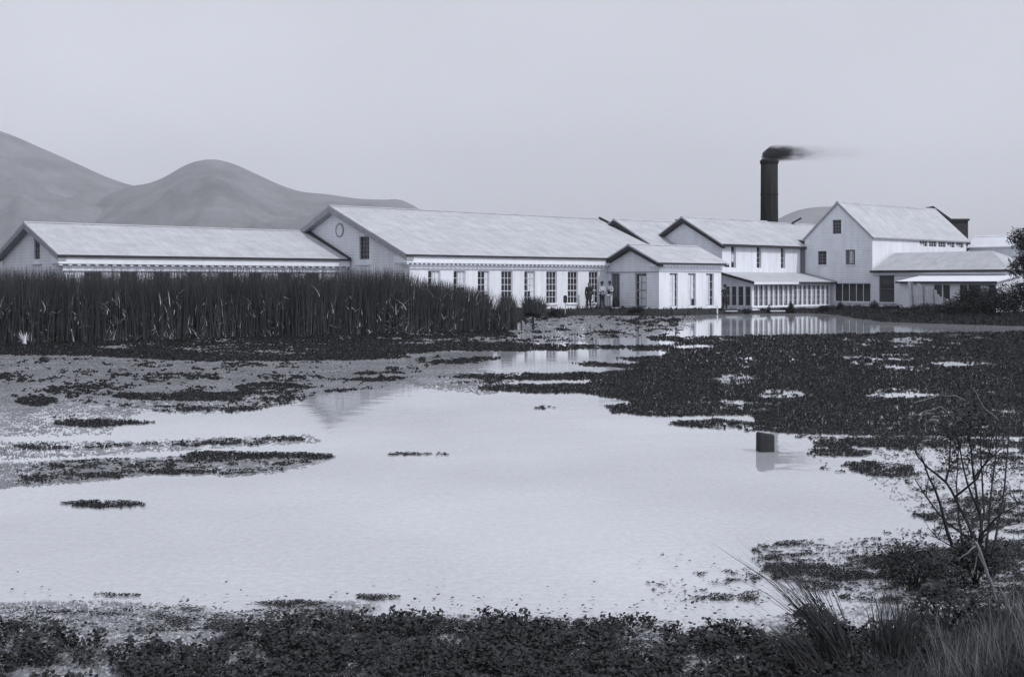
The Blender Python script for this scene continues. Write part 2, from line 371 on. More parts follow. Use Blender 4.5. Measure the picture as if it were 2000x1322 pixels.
# ---- rear roof between block and tall house
o = fromA(36.6, .2)
B = Bld('back_block', 'pale roof wedged between the two storey block and the tall gabled house', 'building', o, .40)
L, W, ze, zr, ov, rk = 13.0, 6.0, 5.6, 7.1, .25, .1
sl = (zr-ze)/(W/2+ov); shell(B, L, W, .4, ze, sl, ov, [], [], mfront='plaster', msid='plaster'); gable_roof(B, L, W, ze, zr, ov, rk)
s0 = fromA(42.3, 3.1)
mb = MB(); mb.bar((0,0,0), (.75,-.1,.42), .16); o = mb.build('spar', M['darkwood']); o.location = (s0.x, s0.y, 7.12)
tag(o, 'short dark slanted spar sticking up from the pale roof beside the tall gable', 'spar')

# ---- glazed lean-to
B = Bld('glazed_lean_to', 'low lean-to with a long row of white-framed glass panes reflected in the pond', 'lean-to', P_D - GV*2.62 + LV*.02, .25)
Lg, Wg = 9.7, 2.60; zt, zl = 2.86, 2.26
slg = (zt-zl)/Wg
nb = 16; bw = (Lg-.3)/nb
hf = [(.22+bw*i+.07, .22+bw*(i+1)-.07, .46, 1.95) for i in range(nb)]
mb = MB(); wallface(mb, (0,0), U1, N1, Lg, .15, (lambda a: zl-.02, []), hf, rec=.1); B.put(mb, 'front_wall', M['trim'])
hs = [(.12, .58, .5, 1.86), (.74, 1.2, .5, 1.86), (1.36, 1.78, .5, 1.86), (1.94, 2.4, .5, 1.86)]
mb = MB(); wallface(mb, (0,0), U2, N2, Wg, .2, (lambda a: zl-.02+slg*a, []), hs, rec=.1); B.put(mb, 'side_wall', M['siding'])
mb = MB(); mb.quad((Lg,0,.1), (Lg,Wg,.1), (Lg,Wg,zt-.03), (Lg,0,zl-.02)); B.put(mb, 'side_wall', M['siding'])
for i, h in enumerate(hf):
    cur = None if i < 3 else [(.0,.30+.22*random.random(),.0,1.)] if i % 3 else [(.0,.42,.1,1.),(.6,.72,.3,.9)]
    window(B, (0,0), U1, N1, *h, 2, 4, rec=.1, fr=.025, mw=.022, sill=False, curtain=cur)
for h in hs: window(B, (0,0), U2, N2, *h, 1, 2, rec=.1, fr=.03, mw=.02, sill=False, fm='muntin_dim')
mb = MB(); mb.box(.0, Lg, -.06, -.004, .34, .43); B.put(mb, 'sill_board', M['trim'])
mb = MB(); mb.prism([(-.4, zl-.4*slg+.02), (Wg-.006, zt+.02), (Wg-.006, zt-.05), (-.4, zl-.4*slg-.05)], -.35, Lg+.3); ro = B.put(mb, 'roof', M['roof_dark'])
for xa, xb in ((-.38, -.28), (Lg+.2, Lg+.31)):
    mb = MB(); mb.prism([(-.42, zl-.4*slg+.04), (Wg-.01, zt+.04), (Wg-.01, zt-.14), (-.42, zl-.4*slg-.13)], xa, xb); B.put(mb, 'rake_board', M['trim_dark'], ro)
mb = MB(); mb.box(-.27, Lg*.52, -.43, -.402, zl-.4*slg-.16, zl-.4*slg-.0); B.put(mb, 'fascia', M['trim'], ro)
mb = MB(); mb.box(Lg*.52+.02, Lg+.19, -.43, -.402, zl-.4*slg-.07, zl-.4*slg+.01); B.put(mb, 'fascia', M['trim_dark'], ro)

# ---- tall gabled house
P_E = Vector((26.65, 87.1, 0))
B = Bld('tall_house', 'tallest clapboarded house with a steep plain gable facing the pond', 'house', P_E, .12)
L, W, ze, zr, ov, rk = 14.1, 5.9, 5.5, 8.28, .12, .1
sl = (zr-ze)/(W/2+ov)
hg = [(2.64, 3.39, 5.81, 6.88), (3.93, 4.71, 3.48, 4.54), (1.45, 2.28, 3.47, 4.60), (.16, 3.22, .68, 2.08)]
hf = [(6.75+1.42*i, 6.75+1.42*i+1.18, 4.93, 5.38) for i in range(5)]
shell(B, L, W, .1, ze, sl, ov, hf, hg)
gable_roof(B, L, W, ze, zr, ov, rk, rk2=.45); rake(B, L, W, ze, zr, ov, .45, .22, 'trim_dark', ends=(1,))
rake(B, L, W, ze, zr, ov, rk, .10, 'trim_grey')
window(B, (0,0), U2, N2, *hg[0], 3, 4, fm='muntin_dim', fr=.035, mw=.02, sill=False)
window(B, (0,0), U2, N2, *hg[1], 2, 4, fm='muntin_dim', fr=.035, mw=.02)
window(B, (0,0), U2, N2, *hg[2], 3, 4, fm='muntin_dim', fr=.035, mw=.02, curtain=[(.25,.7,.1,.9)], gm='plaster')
window(B, (0,0), U2, N2, *hg[3], 5, 1, fm='muntin', fr=.045, mw=.045)
for i, h in enumerate(hf): window(B, (0,0), U1, N1, *h, 3, 2, fr=.03, rec=.1, curtain=[(.05,.6,.05,.55)] if i in (0,3,4) else None, sill=False)
mb = MB(); mb.box(-.1, L+.4, -.17, -.122, ze-.12, ze-.03); B.put(mb, 'eave_strip', M['trim_grey'])

# ---- hipped wing in front of the house (its long side runs towards the pond)
RH = math.atan2(-GV.y, -GV.x)
P_H = P_E + LV*(-.15) - GV*.02
B = Bld('hipped_wing', 'low wing with hipped grey roof and one big dark window at the right edge', 'building', P_H, .2, RH)
Lh, Wh = 10.2, 5.4; zeh, zrh, ovh = 3.02, 4.36, .36
hf = [(.62, 1.86, .68, 2.66)]
wt = zeh+.05
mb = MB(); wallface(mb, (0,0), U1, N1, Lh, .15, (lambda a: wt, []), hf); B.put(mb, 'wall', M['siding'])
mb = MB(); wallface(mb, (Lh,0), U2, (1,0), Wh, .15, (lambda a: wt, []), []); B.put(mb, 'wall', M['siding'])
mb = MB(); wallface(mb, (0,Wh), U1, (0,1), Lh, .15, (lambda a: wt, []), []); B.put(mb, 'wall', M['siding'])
window(B, (0,0), U1, N1, *hf[0], 1, 2, fr=.04, mw=.02, fm='muntin_dim')
mb = MB(); e0, e1, r0, r1, ym = .25, Lh+ovh, .25, 7.9, Wh/2
A_, B_, C_, D_ = (e0,-ovh,zeh), (e1,-ovh,zeh), (e1,Wh+ovh,zeh), (e0,Wh+ovh,zeh); R0, R1 = (r0,ym,zrh), (r1,ym,zrh)
mb.quad(A_, B_, R1, R0); mb.quad(B_, C_, R1); mb.quad(C_, D_, R0, R1); mb.quad(A_, D_, R0)
dn = lambda p: (p[0], p[1], p[2]-.09)
mb.quad(A_, B_, dn(B_), dn(A_)); mb.quad(B_, C_, dn(C_), dn(B_)); mb.quad(C_, D_, dn(D_), dn(C_)); mb.quad(dn(A_), dn(B_), dn(C_), dn(D_))
ro = B.put(mb, 'roof', M['roof_dark'])
mb = MB(); mb.box(.1, e1+.03, -ovh-.06, -ovh-.003, zeh-.17, zeh-.01); B.put(mb, 'eave_strip', M['trim_dark'], ro)  # dark strip put in for the shadow line of this eave
mb = MB(); mb.box(.15, Lh+.1, -.2, -.003, zeh-.34, zeh-.10); B.put(mb, 'frieze', M['trim'])

# ---- porch shed against the wing
P_I = P_H + (-GV)*4.23 + LV*(-3.3)
B = Bld('porch_shed', 'lean-to porch with a bright sloping roof and dark openings behind the broken plank fence', 'porch', P_I, .2, RH)
Li, Wi, zti, zli = 6.9, 3.28, 2.62, 2.22; sli = (zti-zli)/Wi
hf = [(2.55, 3.12, .3, 2.0), (3.19, 3.69, .3, 2.0), (4.40, 4.93, .2, 2.0), (4.99, 6.8, .2, 2.0)]
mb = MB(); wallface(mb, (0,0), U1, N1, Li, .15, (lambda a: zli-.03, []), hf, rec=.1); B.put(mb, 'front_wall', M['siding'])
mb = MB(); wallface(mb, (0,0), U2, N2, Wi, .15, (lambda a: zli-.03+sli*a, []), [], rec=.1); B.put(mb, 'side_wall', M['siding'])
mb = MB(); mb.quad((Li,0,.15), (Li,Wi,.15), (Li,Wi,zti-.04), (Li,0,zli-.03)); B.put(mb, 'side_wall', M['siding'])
for h in hf[:2]: window(B, (0,0), U1, N1, *h, 1, 1, rec=.1, fr=.025, sill=False, fm='muntin_dim')
for h in hf[2:]: window(B, (0,0), U1, N1, *h, 1, 1, rec=.1, fr=.02, sill=False, fm='trim_dark', name='doorway', curtain=[(.42,.75,.74,.97)] if h[0] > 4.9 else None)  # pale panel in the wide doorway stands in for a small lit window
mb = MB(); mb.prism([(-.3, zli-.3*sli+.04), (Wi-.008, zti+.04), (Wi-.008, zti-.02), (-.3, zli-.3*sli-.02)], -.12, Li+.2); ro = B.put(mb, 'roof', M['roof_pale'])
mb = MB(); mb.box(-.14, Li+.2, -.36, -.303, zli-.3*sli-.1, zli-.3*sli+.02); B.put(mb, 'fascia', M['trim_dark'], ro)

# ---- dark loft and small roof beyond the tall house
p = ray(1855, 104, z=0)
B = Bld('dark_loft', 'dark unpainted loft with a sloping roof edge behind the far end of the tall house', 'building', (p.x, p.y), .3, 0.0)
mb = MB(); mb.prism([(-3.5,.25),(1.62,.25),(1.62,7.55),(.0,7.55),(-1.52,8.55),(-3.5,7.0)], 0, 5.0, 'y'); B.put(mb, 'wall', M['trim_dark'])
mb = MB(); mb.prism([(1.70,7.553),(1.70,7.74),(.08,7.74),(-1.50,8.86),(-3.6,7.2),(-3.6,7.0),(-1.52,8.66),(.0,7.553)], -.15, 5.1, 'y'); B.put(mb, 'roof', M['trim_dark'])
p = ray(1893, 98, z=0)
B = Bld('far_cottage', 'small pale steep roof with dark underside beyond the hipped wing', 'building', (p.x, p.y), .3, RH)
L, W, ze, zr, ov, rk = 7.0, 2.5, 5.05, 6.0, .12, .15
sl = (zr-ze)/(W/2+ov); shell(B, L, W, .25, ze, sl, ov, [], [], msid='trim_dark'); gable_roof(B, L, W, ze, zr, ov, rk, m='roof_pale'); rake(B, L, W, ze, zr, ov, rk, .25, 'trim_dark')

# ---- smokestack and smoke
pc = ray(1502.5, 104, z=0)
st = empty('smokestack', (pc.x, pc.y, .4)); tag(st, 'tall dark iron smokestack rising behind the roofs and trailing smoke', 'smokestack')
def lathe(prof, k=40):
    m = MB()
    for r, z in prof:
        for j in range(k): m.v.append((r*math.cos(2*math.pi*j/k), r*math.sin(2*math.pi*j/k), z))
    for i in range(len(prof)-1):
        for j in range(k): m.f.append((i*k+j, i*k+(j+1)%k, (i+1)*k+(j+1)%k, (i+1)*k+j))
    return m
ztop = 12.55
lathe([(.85,0),(.80,5),(.765,8),(.735,ztop),(.60,ztop),(.60,ztop-1.2)]).build('shaft', M['iron'], st, True)
lathe([(.74,ztop-.42),(.80,ztop-.32),(.83,ztop-.18),(.80,ztop-.08),(.735,ztop-.06)]).build('cap_ring', M['iron'], st)
for z in (9.5, 6.6): lathe([(.75,z-.05),(.79,z-.04),(.79,z+.04),(.75,z+.05)]).build('band', M['iron'], st)
mb = MB()
pts = [(-.25,0,ztop-.1),(-.15,0,ztop+.25),(.3,0,ztop+.52),(1.0,0,ztop+.62),(2.2,0,ztop+.66),(3.8,0,ztop+.62),(5.6,0,ztop+.5),(8.0,.2,ztop+.35),(11,.5,ztop+.2)]
mb.tube(pts, [.5,.6,.72,.8,.85,.9,1.0,1.15,1.3], 16)
sm = mb.build('smoke', None); sm.location = (pc.x, pc.y, .4); tag(sm, 'dark smoke streaming to the right from the top of the smokestack', 'smoke', kind='stuff')
def smoke_mat():
    m = bpy.data.materials.new('coal_smoke'); m.use_nodes = True; nt = m.node_tree; N = nt.nodes; Lk = nt.links
    N.remove(N['Principled BSDF']); v = N.new('ShaderNodeVolumePrincipled'); v.inputs['Color'].default_value = g(.10)
    tc = N.new('ShaderNodeTexCoord'); sx = N.new('ShaderNodeSeparateXYZ'); Lk.new(tc.outputs['Object'], sx.inputs[0])
    r = N.new('ShaderNodeValToRGB'); mr = N.new('ShaderNodeMapRange'); mr.inputs[1].default_value = -.6; mr.inputs[2].default_value = 11
    Lk.new(sx.outputs[0], mr.inputs[0]); Lk.new(mr.outputs[0], r.inputs[0])
    cr = r.color_ramp; cr.elements[0].color = (1,1,1,1); cr.elements[0].position = .12; cr.elements[1].color = (0,0,0,1); cr.elements[1].position = .95
    for p_, c_ in ((.17,.5),(.24,.17),(.33,.05),(.5,.015),(.75,.004)):
        e = cr.elements.new(p_); e.color = (c_,c_,c_,1)
    mp = N.new('ShaderNodeMapping'); mp.inputs['Scale'].default_value = (.5,1.4,1.6); Lk.new(tc.outputs['Object'], mp.inputs[0])
    nz = N.new('ShaderNodeTexNoise'); nz.inputs['Scale'].default_value = 1.6; nz.inputs['Detail'].default_value = 4; Lk.new(mp.outputs[0], nz.inputs['Vector'])
    m2 = N.new('ShaderNodeMapRange'); m2.inputs[1].default_value = .35; m2.inputs[2].default_value = .65; m2.inputs[3].default_value = .12; m2.inputs[4].default_value = 1.7; Lk.new(nz.outputs['Fac'], m2.inputs[0])
    ml = N.new('ShaderNodeMath'); ml.operation = 'MULTIPLY'; Lk.new(r.outputs[0], ml.inputs[0]); Lk.new(m2.outputs[0], ml.inputs[1])
    dz = N.new('ShaderNodeMath'); dz.operation = 'SUBTRACT'; dz.inputs[1].default_value = 13.12; Lk.new(sx.outputs[2], dz.inputs[0])
    rr = N.new('ShaderNodeCombineXYZ'); Lk.new(sx.outputs[1], rr.inputs[0]); Lk.new(dz.outputs[0], rr.inputs[1])
    ln = N.new('ShaderNodeVectorMath'); ln.operation = 'LENGTH'; Lk.new(rr.outputs[0], ln.inputs[0])
    fo = N.new('ShaderNodeMapRange'); fo.interpolation_type = 'SMOOTHSTEP'; fo.inputs[1].default_value = .18; fo.inputs[2].default_value = .85; fo.inputs[3].default_value = 1; fo.inputs[4].default_value = 0; Lk.new(ln.outputs['Value'], fo.inputs[0])
    m5 = N.new('ShaderNodeMath'); m5.operation = 'MULTIPLY'; Lk.new(ml.outputs[0], m5.inputs[0]); Lk.new(fo.outputs[0], m5.inputs[1])
    m3 = N.new('ShaderNodeMath'); m3.operation = 'MULTIPLY'; m3.inputs[1].default_value = 9.0; Lk.new(m5.outputs[0], m3.inputs[0])
    Lk.new(m3.outputs[0], v.inputs['Density']); Lk.new(v.outputs[0], N['Material Output'].inputs['Volume'])
    return m
sm.data.materials.append(smoke_mat())

# ------------------------------------------------------------------ terrain, water, hills
far_line = [(-90,38),(-40,45),(-24,54),(-12,60),(-4.6,67.6),(2.7,74.2),(5.6,76.4),(8.4,75.0),(10.2,74.8),(14.8,79.2),(17.2,81.5),(20.4,81.2),(20.9,77),(20.1,71),(19.7,63.6),(24.2,58.2),(32,52),(90,38)]
near_line = [(90,10.5),(8,9.3),(4.2,8.4),(3.3,8.1),(2.5,7.3),(1.9,6.3),(.8,5.6),(-4,5.4),(-90,5.2)]
POND = np.array(far_line + near_line)
def sdist(P, poly):
    A = poly; Bq = np.roll(poly, -1, 0); d = np.full(len(P), 1e9); ins = np.zeros(len(P), bool)
    for a, b in zip(A, Bq):
        ab = b-a; t = np.clip(((P-a)@ab)/(ab@ab), 0, 1); q = a+t[:,None]*ab; d = np.minimum(d, np.hypot(*(P-q).T))
        c = ((a[1] > P[:,1]) != (b[1] > P[:,1])) & (P[:,0] < (b[0]-a[0])*(P[:,1]-a[1])/((b[1]-a[1]) or 1e-9)+a[0]); ins ^= c
    return np.where(ins, -d, d)
def land_z(P):
    d = sdist(P, POND); t = np.clip((d+.9)/2.2, 0, 1); t = t*t*(3-2*t)
    return -.55 + t*(.97-.24*np.clip((P[:,0]-12.5)/2.5, 0, 1))
def axis(lo, hi, step, far):
    a = list(np.arange(lo, hi+.01, step)); s = step; x = hi
    up = []; dnn = []; s = step
    while s and (x < far): s *= 1.5; x += s; up.append(min(x, far))
    x = lo; s = step
    while x > -far: s *= 1.5; x -= s; dnn.append(max(x, -far))
    return np.array(dnn[::-1]+a+up)
gx = axis(-44, 44, .7, 5800); gy = axis(-4, 100, .7, 5800); gy = gy[gy > -300]
X, Y = np.meshgrid(gx, gy); Pts = np.column_stack([X.ravel(), Y.ravel()])
Z = land_z(Pts); Z += np.where(np.hypot(*Pts.T) < 120, rng.normal(0, .015, len(Z)), 0)
nx = len(gx); idx = np.arange(len(Pts)).reshape(len(gy), nx)
Fq = np.stack([idx[:-1,:-1], idx[:-1,1:], idx[1:,1:], idx[1:,:-1]], -1).reshape(-1, 4)
o = np_mesh('ground', np.column_stack([Pts, Z]), Fq, M['earth']); tag(o, kind='structure')
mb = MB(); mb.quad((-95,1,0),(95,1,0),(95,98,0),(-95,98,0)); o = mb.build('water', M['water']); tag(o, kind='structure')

def hill(name, prof, D, front, back, seed):
    xs = np.arange(prof[0][0], prof[-1][0]+1, 6.0); ys = np.interp(xs, [p[0] for p in prof], [p[1] for p in prof])
    k = np.ones(5)/5; ys = np.convolve(np.pad(ys, 2, 'edge'), k, 'valid')
    ts = np.concatenate([np.linspace(-1, 0, 26), np.linspace(.12, 1, 8)])
    V = []
    for i, (x, y) in enumerate(zip(xs, ys)):
        a = (x-CX)/F; hz = H + (HY-y)*D/F
        for t in ts:
            d = D + (front if t < 0 else back)*t; e = 1-abs(t)**1.25
            w = mnoise.fractal(Vector((a*D*.004, d*.004, seed)), 1.0, 2.0, 5)
            z = hz*e*(1+.28*w*(1-e)*2) + (0 if t == 0 else w*18*e*(1-e)*2) + .3
            V.append((a*d, d, max(z, .25)))
    n = len(ts); F_ = [(i*n+j, (i+1)*n+j, (i+1)*n+j+1, i*n+j+1) for i in range(len(xs)-1) for j in range(n-1)]
    o = np_mesh(name, V, F_, M['hill']); o.data.polygons.foreach_set('use_smooth', [True]*len(o.data.polygons)); tag(o, kind='structure')
hill('hills', [(-520,300),(-300,215),(-120,215),(-20,250),(40,272),(130,311),(200,343),(240,358),(300,372),(380,395),(470,420),(560,450),(640,500),(700,549)], 2750, 1000, 900, 1.3)
hill('hills', [(-60,548),(60,470),(150,420),(215,378),(255,364),(290,360),(325,346),(350,330),(372,320),(395,314),(418,312),(440,316),(465,325),(500,341),(550,364),(590,376),(640,380),(700,389),(760,391),(775,388),(800,397),(815,407),(880,440),(960,500),(1020,548)], 2400, 900, 900, 4.7)
hill('hills', [(1380,548),(1430,500),(1480,450),(1520,428),(1545,415),(1570,408),(1600,404),(1640,404),(1690,412),(1740,430),(1800,470),(1880,548)], 2900, 800, 800, 9.1)

# ------------------------------------------------------------------ floating weed, scum (masks traced on the water and carried to the ground plane)
PX0, PX1, PY0, PY1 = -60, 2060, 612, 1330
DXP, DYP = 3.0, 1.25
cx_ = np.arange(PX0, PX1, DXP); cy_ = np.arange(PY0, PY1, DYP); GX, GY = np.meshgrid(cx_, cy_)
def inpoly(poly):
    ins = np.zeros(GX.shape, bool); A = poly; Bq = poly[1:]+poly[:1]
    for (x0, y0), (x1, y1) in zip(A, Bq):
        ins ^= ((y0 > GY) != (y1 > GY)) & (GX < (x1-x0)*(GY-y0)/((y1-y0) or 1e-9)+x0)
    return ins
def blur(a, kx, ky):
    for ax, k in ((1, kx), (0, ky)):
        if k > 1:
            w = np.ones(k)/k; a = np.apply_along_axis(lambda r: np.convolve(np.pad(r, (k//2, k-1-k//2), 'edge'), w, 'valid'), ax, a)
    return a
def vnoise(sx, sy):
    """smooth value noise with cells of sx by sy px"""
    ix = (GX-PX0)/sx; iy = (GY-PY0)/sy; n = rng.random((int(iy.max())+3, int(ix.max())+3))
    x0 = ix.astype(int); y0 = iy.astype(int); fx = ix-x0; fy = iy-y0; fx = fx*fx*(3-2*fx); fy = fy*fy*(3-2*fy)
    return (n[y0,x0]*(1-fx)+n[y0,x0+1]*fx)*(1-fy)+(n[y0+1,x0]*(1-fx)+n[y0+1,x0+1]*fx)*fy
def rank(a):
    r = np.empty(a.size); r[np.argsort(a, axis=None)] = np.arange(a.size)/a.size; return r.reshape(a.shape)
def nz(): return rank(.8*vnoise(90,14)+.9*vnoise(34,6)+.9*vnoise(13,3)+.8*vnoise(6,2)+.5*rng.random(GX.shape))
def nfine(): return rank(.35*vnoise(60,9)+.6*vnoise(16,3.5)+.9*vnoise(6,2)+.8*rng.random(GX.shape))
def layer(items, kx=7, ky=3):
    a = np.zeros(GX.shape)
    for v, p in items:
        if len(p) == 4 and not hasattr(p[0], '__len__'):
            m = ((GX-p[0])/p[2])**2+((GY-p[1])/p[3])**2 < 1
        else: m = inpoly(p)
        a[m] = v
    return blur(a, kx, ky)
dark = layer([
 (.957, [(1260,656),(1400,657),(1600,653),(1800,649),(2060,646),(2060,855),(1700,851),(1600,849),(1480,843),(1400,838),(1310,831),(1307,824),(1400,819),(1475,824),(1470,811),(1360,812),(1280,814),(1205,806),(1187,793),(1235,788),(1220,782),(1160,770),(1060,768),(945,762),(941,753),(1040,750),(1160,748),(1160,742),(960,742),(860,738),(900,732),(1000,729),(1160,728),(1250,719),(1180,717),(1118,711),(1160,707),(1230,712),(1250,708),(1208,703),(1215,698),(1300,694),(1310,684),(1210,683),(1115,683),(1000,685),(800,685),(800,671),(900,667),(1115,673),(1310,674),(1330,668),(1265,664)]),
 (.36, (1438,741,48,11)), (.30, (1523,769,54,10)), (.22, (1762,773,76,5)), (.72,(1470,790,90,10)), (.8,(1640,700,110,5)), (.75,(1700,820,140,4)), (.8,(1850,745,90,5)), (.6,(1770,717,60,3)), (.12, (1880,710,62,5)), (.25, (1672,665,44,4)), (.2, (1782,665,42,6)), (.02, (1356,677,48,3.5)), (.75,(1690,706,20,8)), (.8,(1560,800,60,6)), (.8,(1880,790,60,6)),
 (.62, [(1560,852),(2060,856),(2060,875),(1600,872)]), (.32, [(1580,872),(2060,875),(2060,1060),(1850,1050),(1760,940),(1600,915)]),
 (.75, [(1640,905),(1700,900),(1790,910),(1790,932),(1680,930)]), (.7, (1650,885,60,7)), (.6,(1900,1000,120,30)),
 (.42, [(1480,1062),(1620,1055),(1800,1050),(2060,1050),(2060,1180),(1700,1180),(1560,1150),(1470,1110)]), (.85, [(1690,1090),(1760,1080),(2060,1060),(2060,1180),(1850,1180),(1740,1140)]), (.8,(1560,1107,75,6)), (.75,(1650,1122,60,10)), (.5,(1790,1040,60,5)),
 (.16, [(1250,1130),(1480,1110),(1480,1180),(1260,1175)]),
 (.9, [(-60,655),(600,655),(1010,640),(1010,668),(820,690),(620,702),(400,700),(250,690),(250,676),(-60,676)]),
 (.98, [(-60,680),(160,675),(300,688),(400,693),(800,692),(800,700),(620,705),(400,706),(200,696),(-60,692)]),
 (.42, [(800,664),(1010,655),(1320,640),(1330,650),(1260,656),(1100,668),(900,668)]), (.45,[(1000,614),(1340,614),(1330,640),(1000,654)]),
 (.24, [(-60,698),(200,700),(400,708),(860,705),(760,757),(640,766),(560,790),(400,808),(-60,772)]),
 (.93, [(240,780),(330,772),(480,764),(560,748),(620,757),(500,769),(480,784),(350,784)]), (.9, (530,757,75,9)), (.8, (290,774,70,7)), (.55,(275,732,90,3)), (.55,(560,728,40,3)), (.9,(70,784,40,10)), (.6,(390,798,120,8)),
 (.95, (745,729,60,2.6)), (.95,(725,742,48,2.6)), (.3,(780,710,70,8)),(.4,(880,700,90,6)),(.8,(870,706,70,5)),(.5,(930,745,80,4)),
 (.99, (172,827,74,8)), (.55,(250,825,50,4)), (.35,(120,812,40,5)),
 (.5, (90,873,60,6)), (.6,(205,872,60,5)), (.42, [(260,868),(400,860),(590,851),(600,862),(400,870),(260,877)]), (.85,(555,857,45,5)), (.7,(490,866,20,4)),
 (.97, [(345,888),(400,881),(600,884),(665,893),(600,900),(540,899),(480,895),(350,895)]), (.45, [(40,907),(200,897),(350,894),(600,899),(560,918),(450,926),(300,922),(150,938),(40,948)]), (.75,(210,928,50,6)), (.7,(340,922,70,4)), (.7,(560,903,60,5)), (.6,(165,908,70,4)),
 (.72, (200,985,88,8)), (.8,(808,887,62,1.8)), (.5,(1065,797,30,3)), (.6,(1470,835,60,5)),
 (.55, (235,1163,50,3)), (.5,(60,1196,60,10)), (.5,(330,1193,100,8)),(.7,(570,1180,70,6)), (.75, (740,1168,50,6)), (.4,(860,1170,20,3)), (.55,[(520,1228),(720,1216),(900,1212),(1080,1228),(1300,1236),(1700,1240),(1700,1330),(520,1330)]), (.42,[(0,1190),(480,1195),(620,1175),(700,1200),(700,1230),(0,1240)]), (.45,[(520,1200),(700,1205),(1320,1212),(1320,1240),(1080,1228),(900,1212),(720,1216),(520,1228)])])
pale = layer([
 (.70, [(-60,692),(200,696),(400,706),(700,704),(880,697),(800,735),(740,757),(640,766),(560,790),(400,808),(280,800),(180,778),(-60,772)]),
 (.5, [(-60,772),(180,778),(280,800),(200,850),(-60,850)]), (.25,(120,812,60,8)),
 (.55, [(-60,862),(250,862),(600,848),(620,862),(350,878),(150,890),(-60,900)]),
 (.86, [(-60,908),(200,895),(350,893),(640,896),(560,920),(450,929),(300,925),(150,944),(-60,955)]),
 (.97, [(780,655),(1010,640),(1010,612),(1350,612),(1345,640),(1250,656),(1110,668),(1000,672),(820,700),(780,700)]), (.35,(945,665,70,4)), (.3,(1150,658,80,3)), (.5,(1230,648,80,4)),
 (.7, [(-60,655),(600,655),(820,660),(820,690),(620,702),(400,700),(250,690),(-60,690)]),
 (.55, [(800,700),(880,700),(930,715),(1000,740),(960,770),(860,760),(780,745)]),
 (.62, [(-60,1176),(150,1172),(300,1178),(430,1193),(480,1199),(560,1184),(650,1172),(740,1180),(700,1240),(660,1330),(-60,1330)]),
 (.45, [(700,1210),(860,1200),(1330,1212),(1330,1330),(700,1330)]), (.4,[(1330,1225),(1700,1180),(2060,1180),(2060,1330),(1330,1330)]),
 (.2,[(1480,1062),(2060,1050),(2060,1180),(1560,1160)]), (.14,[(1600,855),(2060,855),(2060,1050),(1780,1000)])], 9, 4)
solid = (sdist(np.column_stack([((GX-CX)/F*F*H/(GY-HY)).ravel(), (F*H/(GY-HY)).ravel()]), POND).reshape(GX.shape)) > .4
n1, n2 = nz(), rank(.9*vnoise(150,22)+.9*vnoise(46,3.2)+.8*vnoise(16,2)+.7*vnoise(6,1.5)+.35*rng.random(GX.shape))
ndk = np.where(dark > .8, n2, np.where(dark < .3, n1, .5*n1+.5*n2)); 
ON_D = (rank(ndk*1.0) if False else ndk) < dark
ON_P = (nfine() < pale) & ~ON_D
ON_D &= ~solid; ON_P &= ~solid
def mat_cells(on, zc, jit, sc=1.0):
    ys, xs = np.nonzero(on); n = len(ys); px = cx_[xs]; py = cy_[ys]
    px = px+rng.normal(0, .25, n)*DXP; py = py+rng.normal(0, .25, n)*DYP
    hx = DXP*.62*sc*rng.uniform(.7,1.35,n); hy = DYP*.62*sc*rng.uniform(.7,1.35,n)
    V = np.empty((n,6,3), np.float32); z = zc+rng.uniform(0, jit, n)
    for k in range(6):
        a = math.pi*k/3; jx = px+hx*math.cos(a)*rng.uniform(.75,1.25,n); jy = py+hy*math.sin(a)*rng.uniform(.75,1.25,n)
        d = F*H/(jy-HY); V[:,k,0] = (jx-CX)/F*d; V[:,k,1] = d; V[:,k,2] = z
    return V.reshape(-1,3), np.arange(n*6).reshape(n,6)
V, Fc = mat_cells(ON_P, .003, .004, .85); o = np_mesh('pond_scum', V, Fc, M['scum']); tag(o, 'pale grey scum and duckweed speckled over the pond surface', 'pond scum', kind='stuff')
V, Fc = mat_cells(ON_D, .010, .006); o = np_mesh('floating_weed', V, Fc, M['weed']); tag(o, 'dark floating weed lying in ragged streaks and mats on the pond', 'water weed', kind='stuff')
def tufts(on, per, hk, wk):
    """small upright sprays standing on the weed"""
    ys, xs = np.nonzero(on); w = rng.random(len(ys)) < per; ys = ys[w]; xs = xs[w]; n = len(ys)
    px = cx_[xs]+rng.uniform(-1.5,1.5,n); py = cy_[ys]+rng.uniform(-.6,.6,n); d = F*H/(py-HY); x = (px-CX)/F*d
    V = np.empty((n,3,3,3), np.float32)
    for k in range(3):
        h = d*hk*rng.uniform(.25,1.1,n); w_ = d*wk*rng.uniform(.6,1.3,n); a = rng.uniform(0, math.pi, n); lx = rng.normal(0,.5,n)*h; ly = rng.normal(0,.5,n)*h
        V[:,k,0] = np.column_stack([x-w_*np.cos(a), d-w_*np.sin(a), np.full(n,.004)]); V[:,k,1] = np.column_stack([x+w_*np.cos(a), d+w_*np.sin(a), np.full(n,.004)])
        V[:,k,2] = np.column_stack([x+lx, d+ly, h])
    return V.reshape(-1,3), np.arange(n*9).reshape(n*3,3)
upper = GY < 1180
V, Fc = tufts(ON_D & upper, .5, .0015, .0007); o = np_mesh('weed_sprays', V, Fc, M['weed']); tag(o, 'small dark shoots standing up out of the floating weed', 'water weed', kind='stuff')

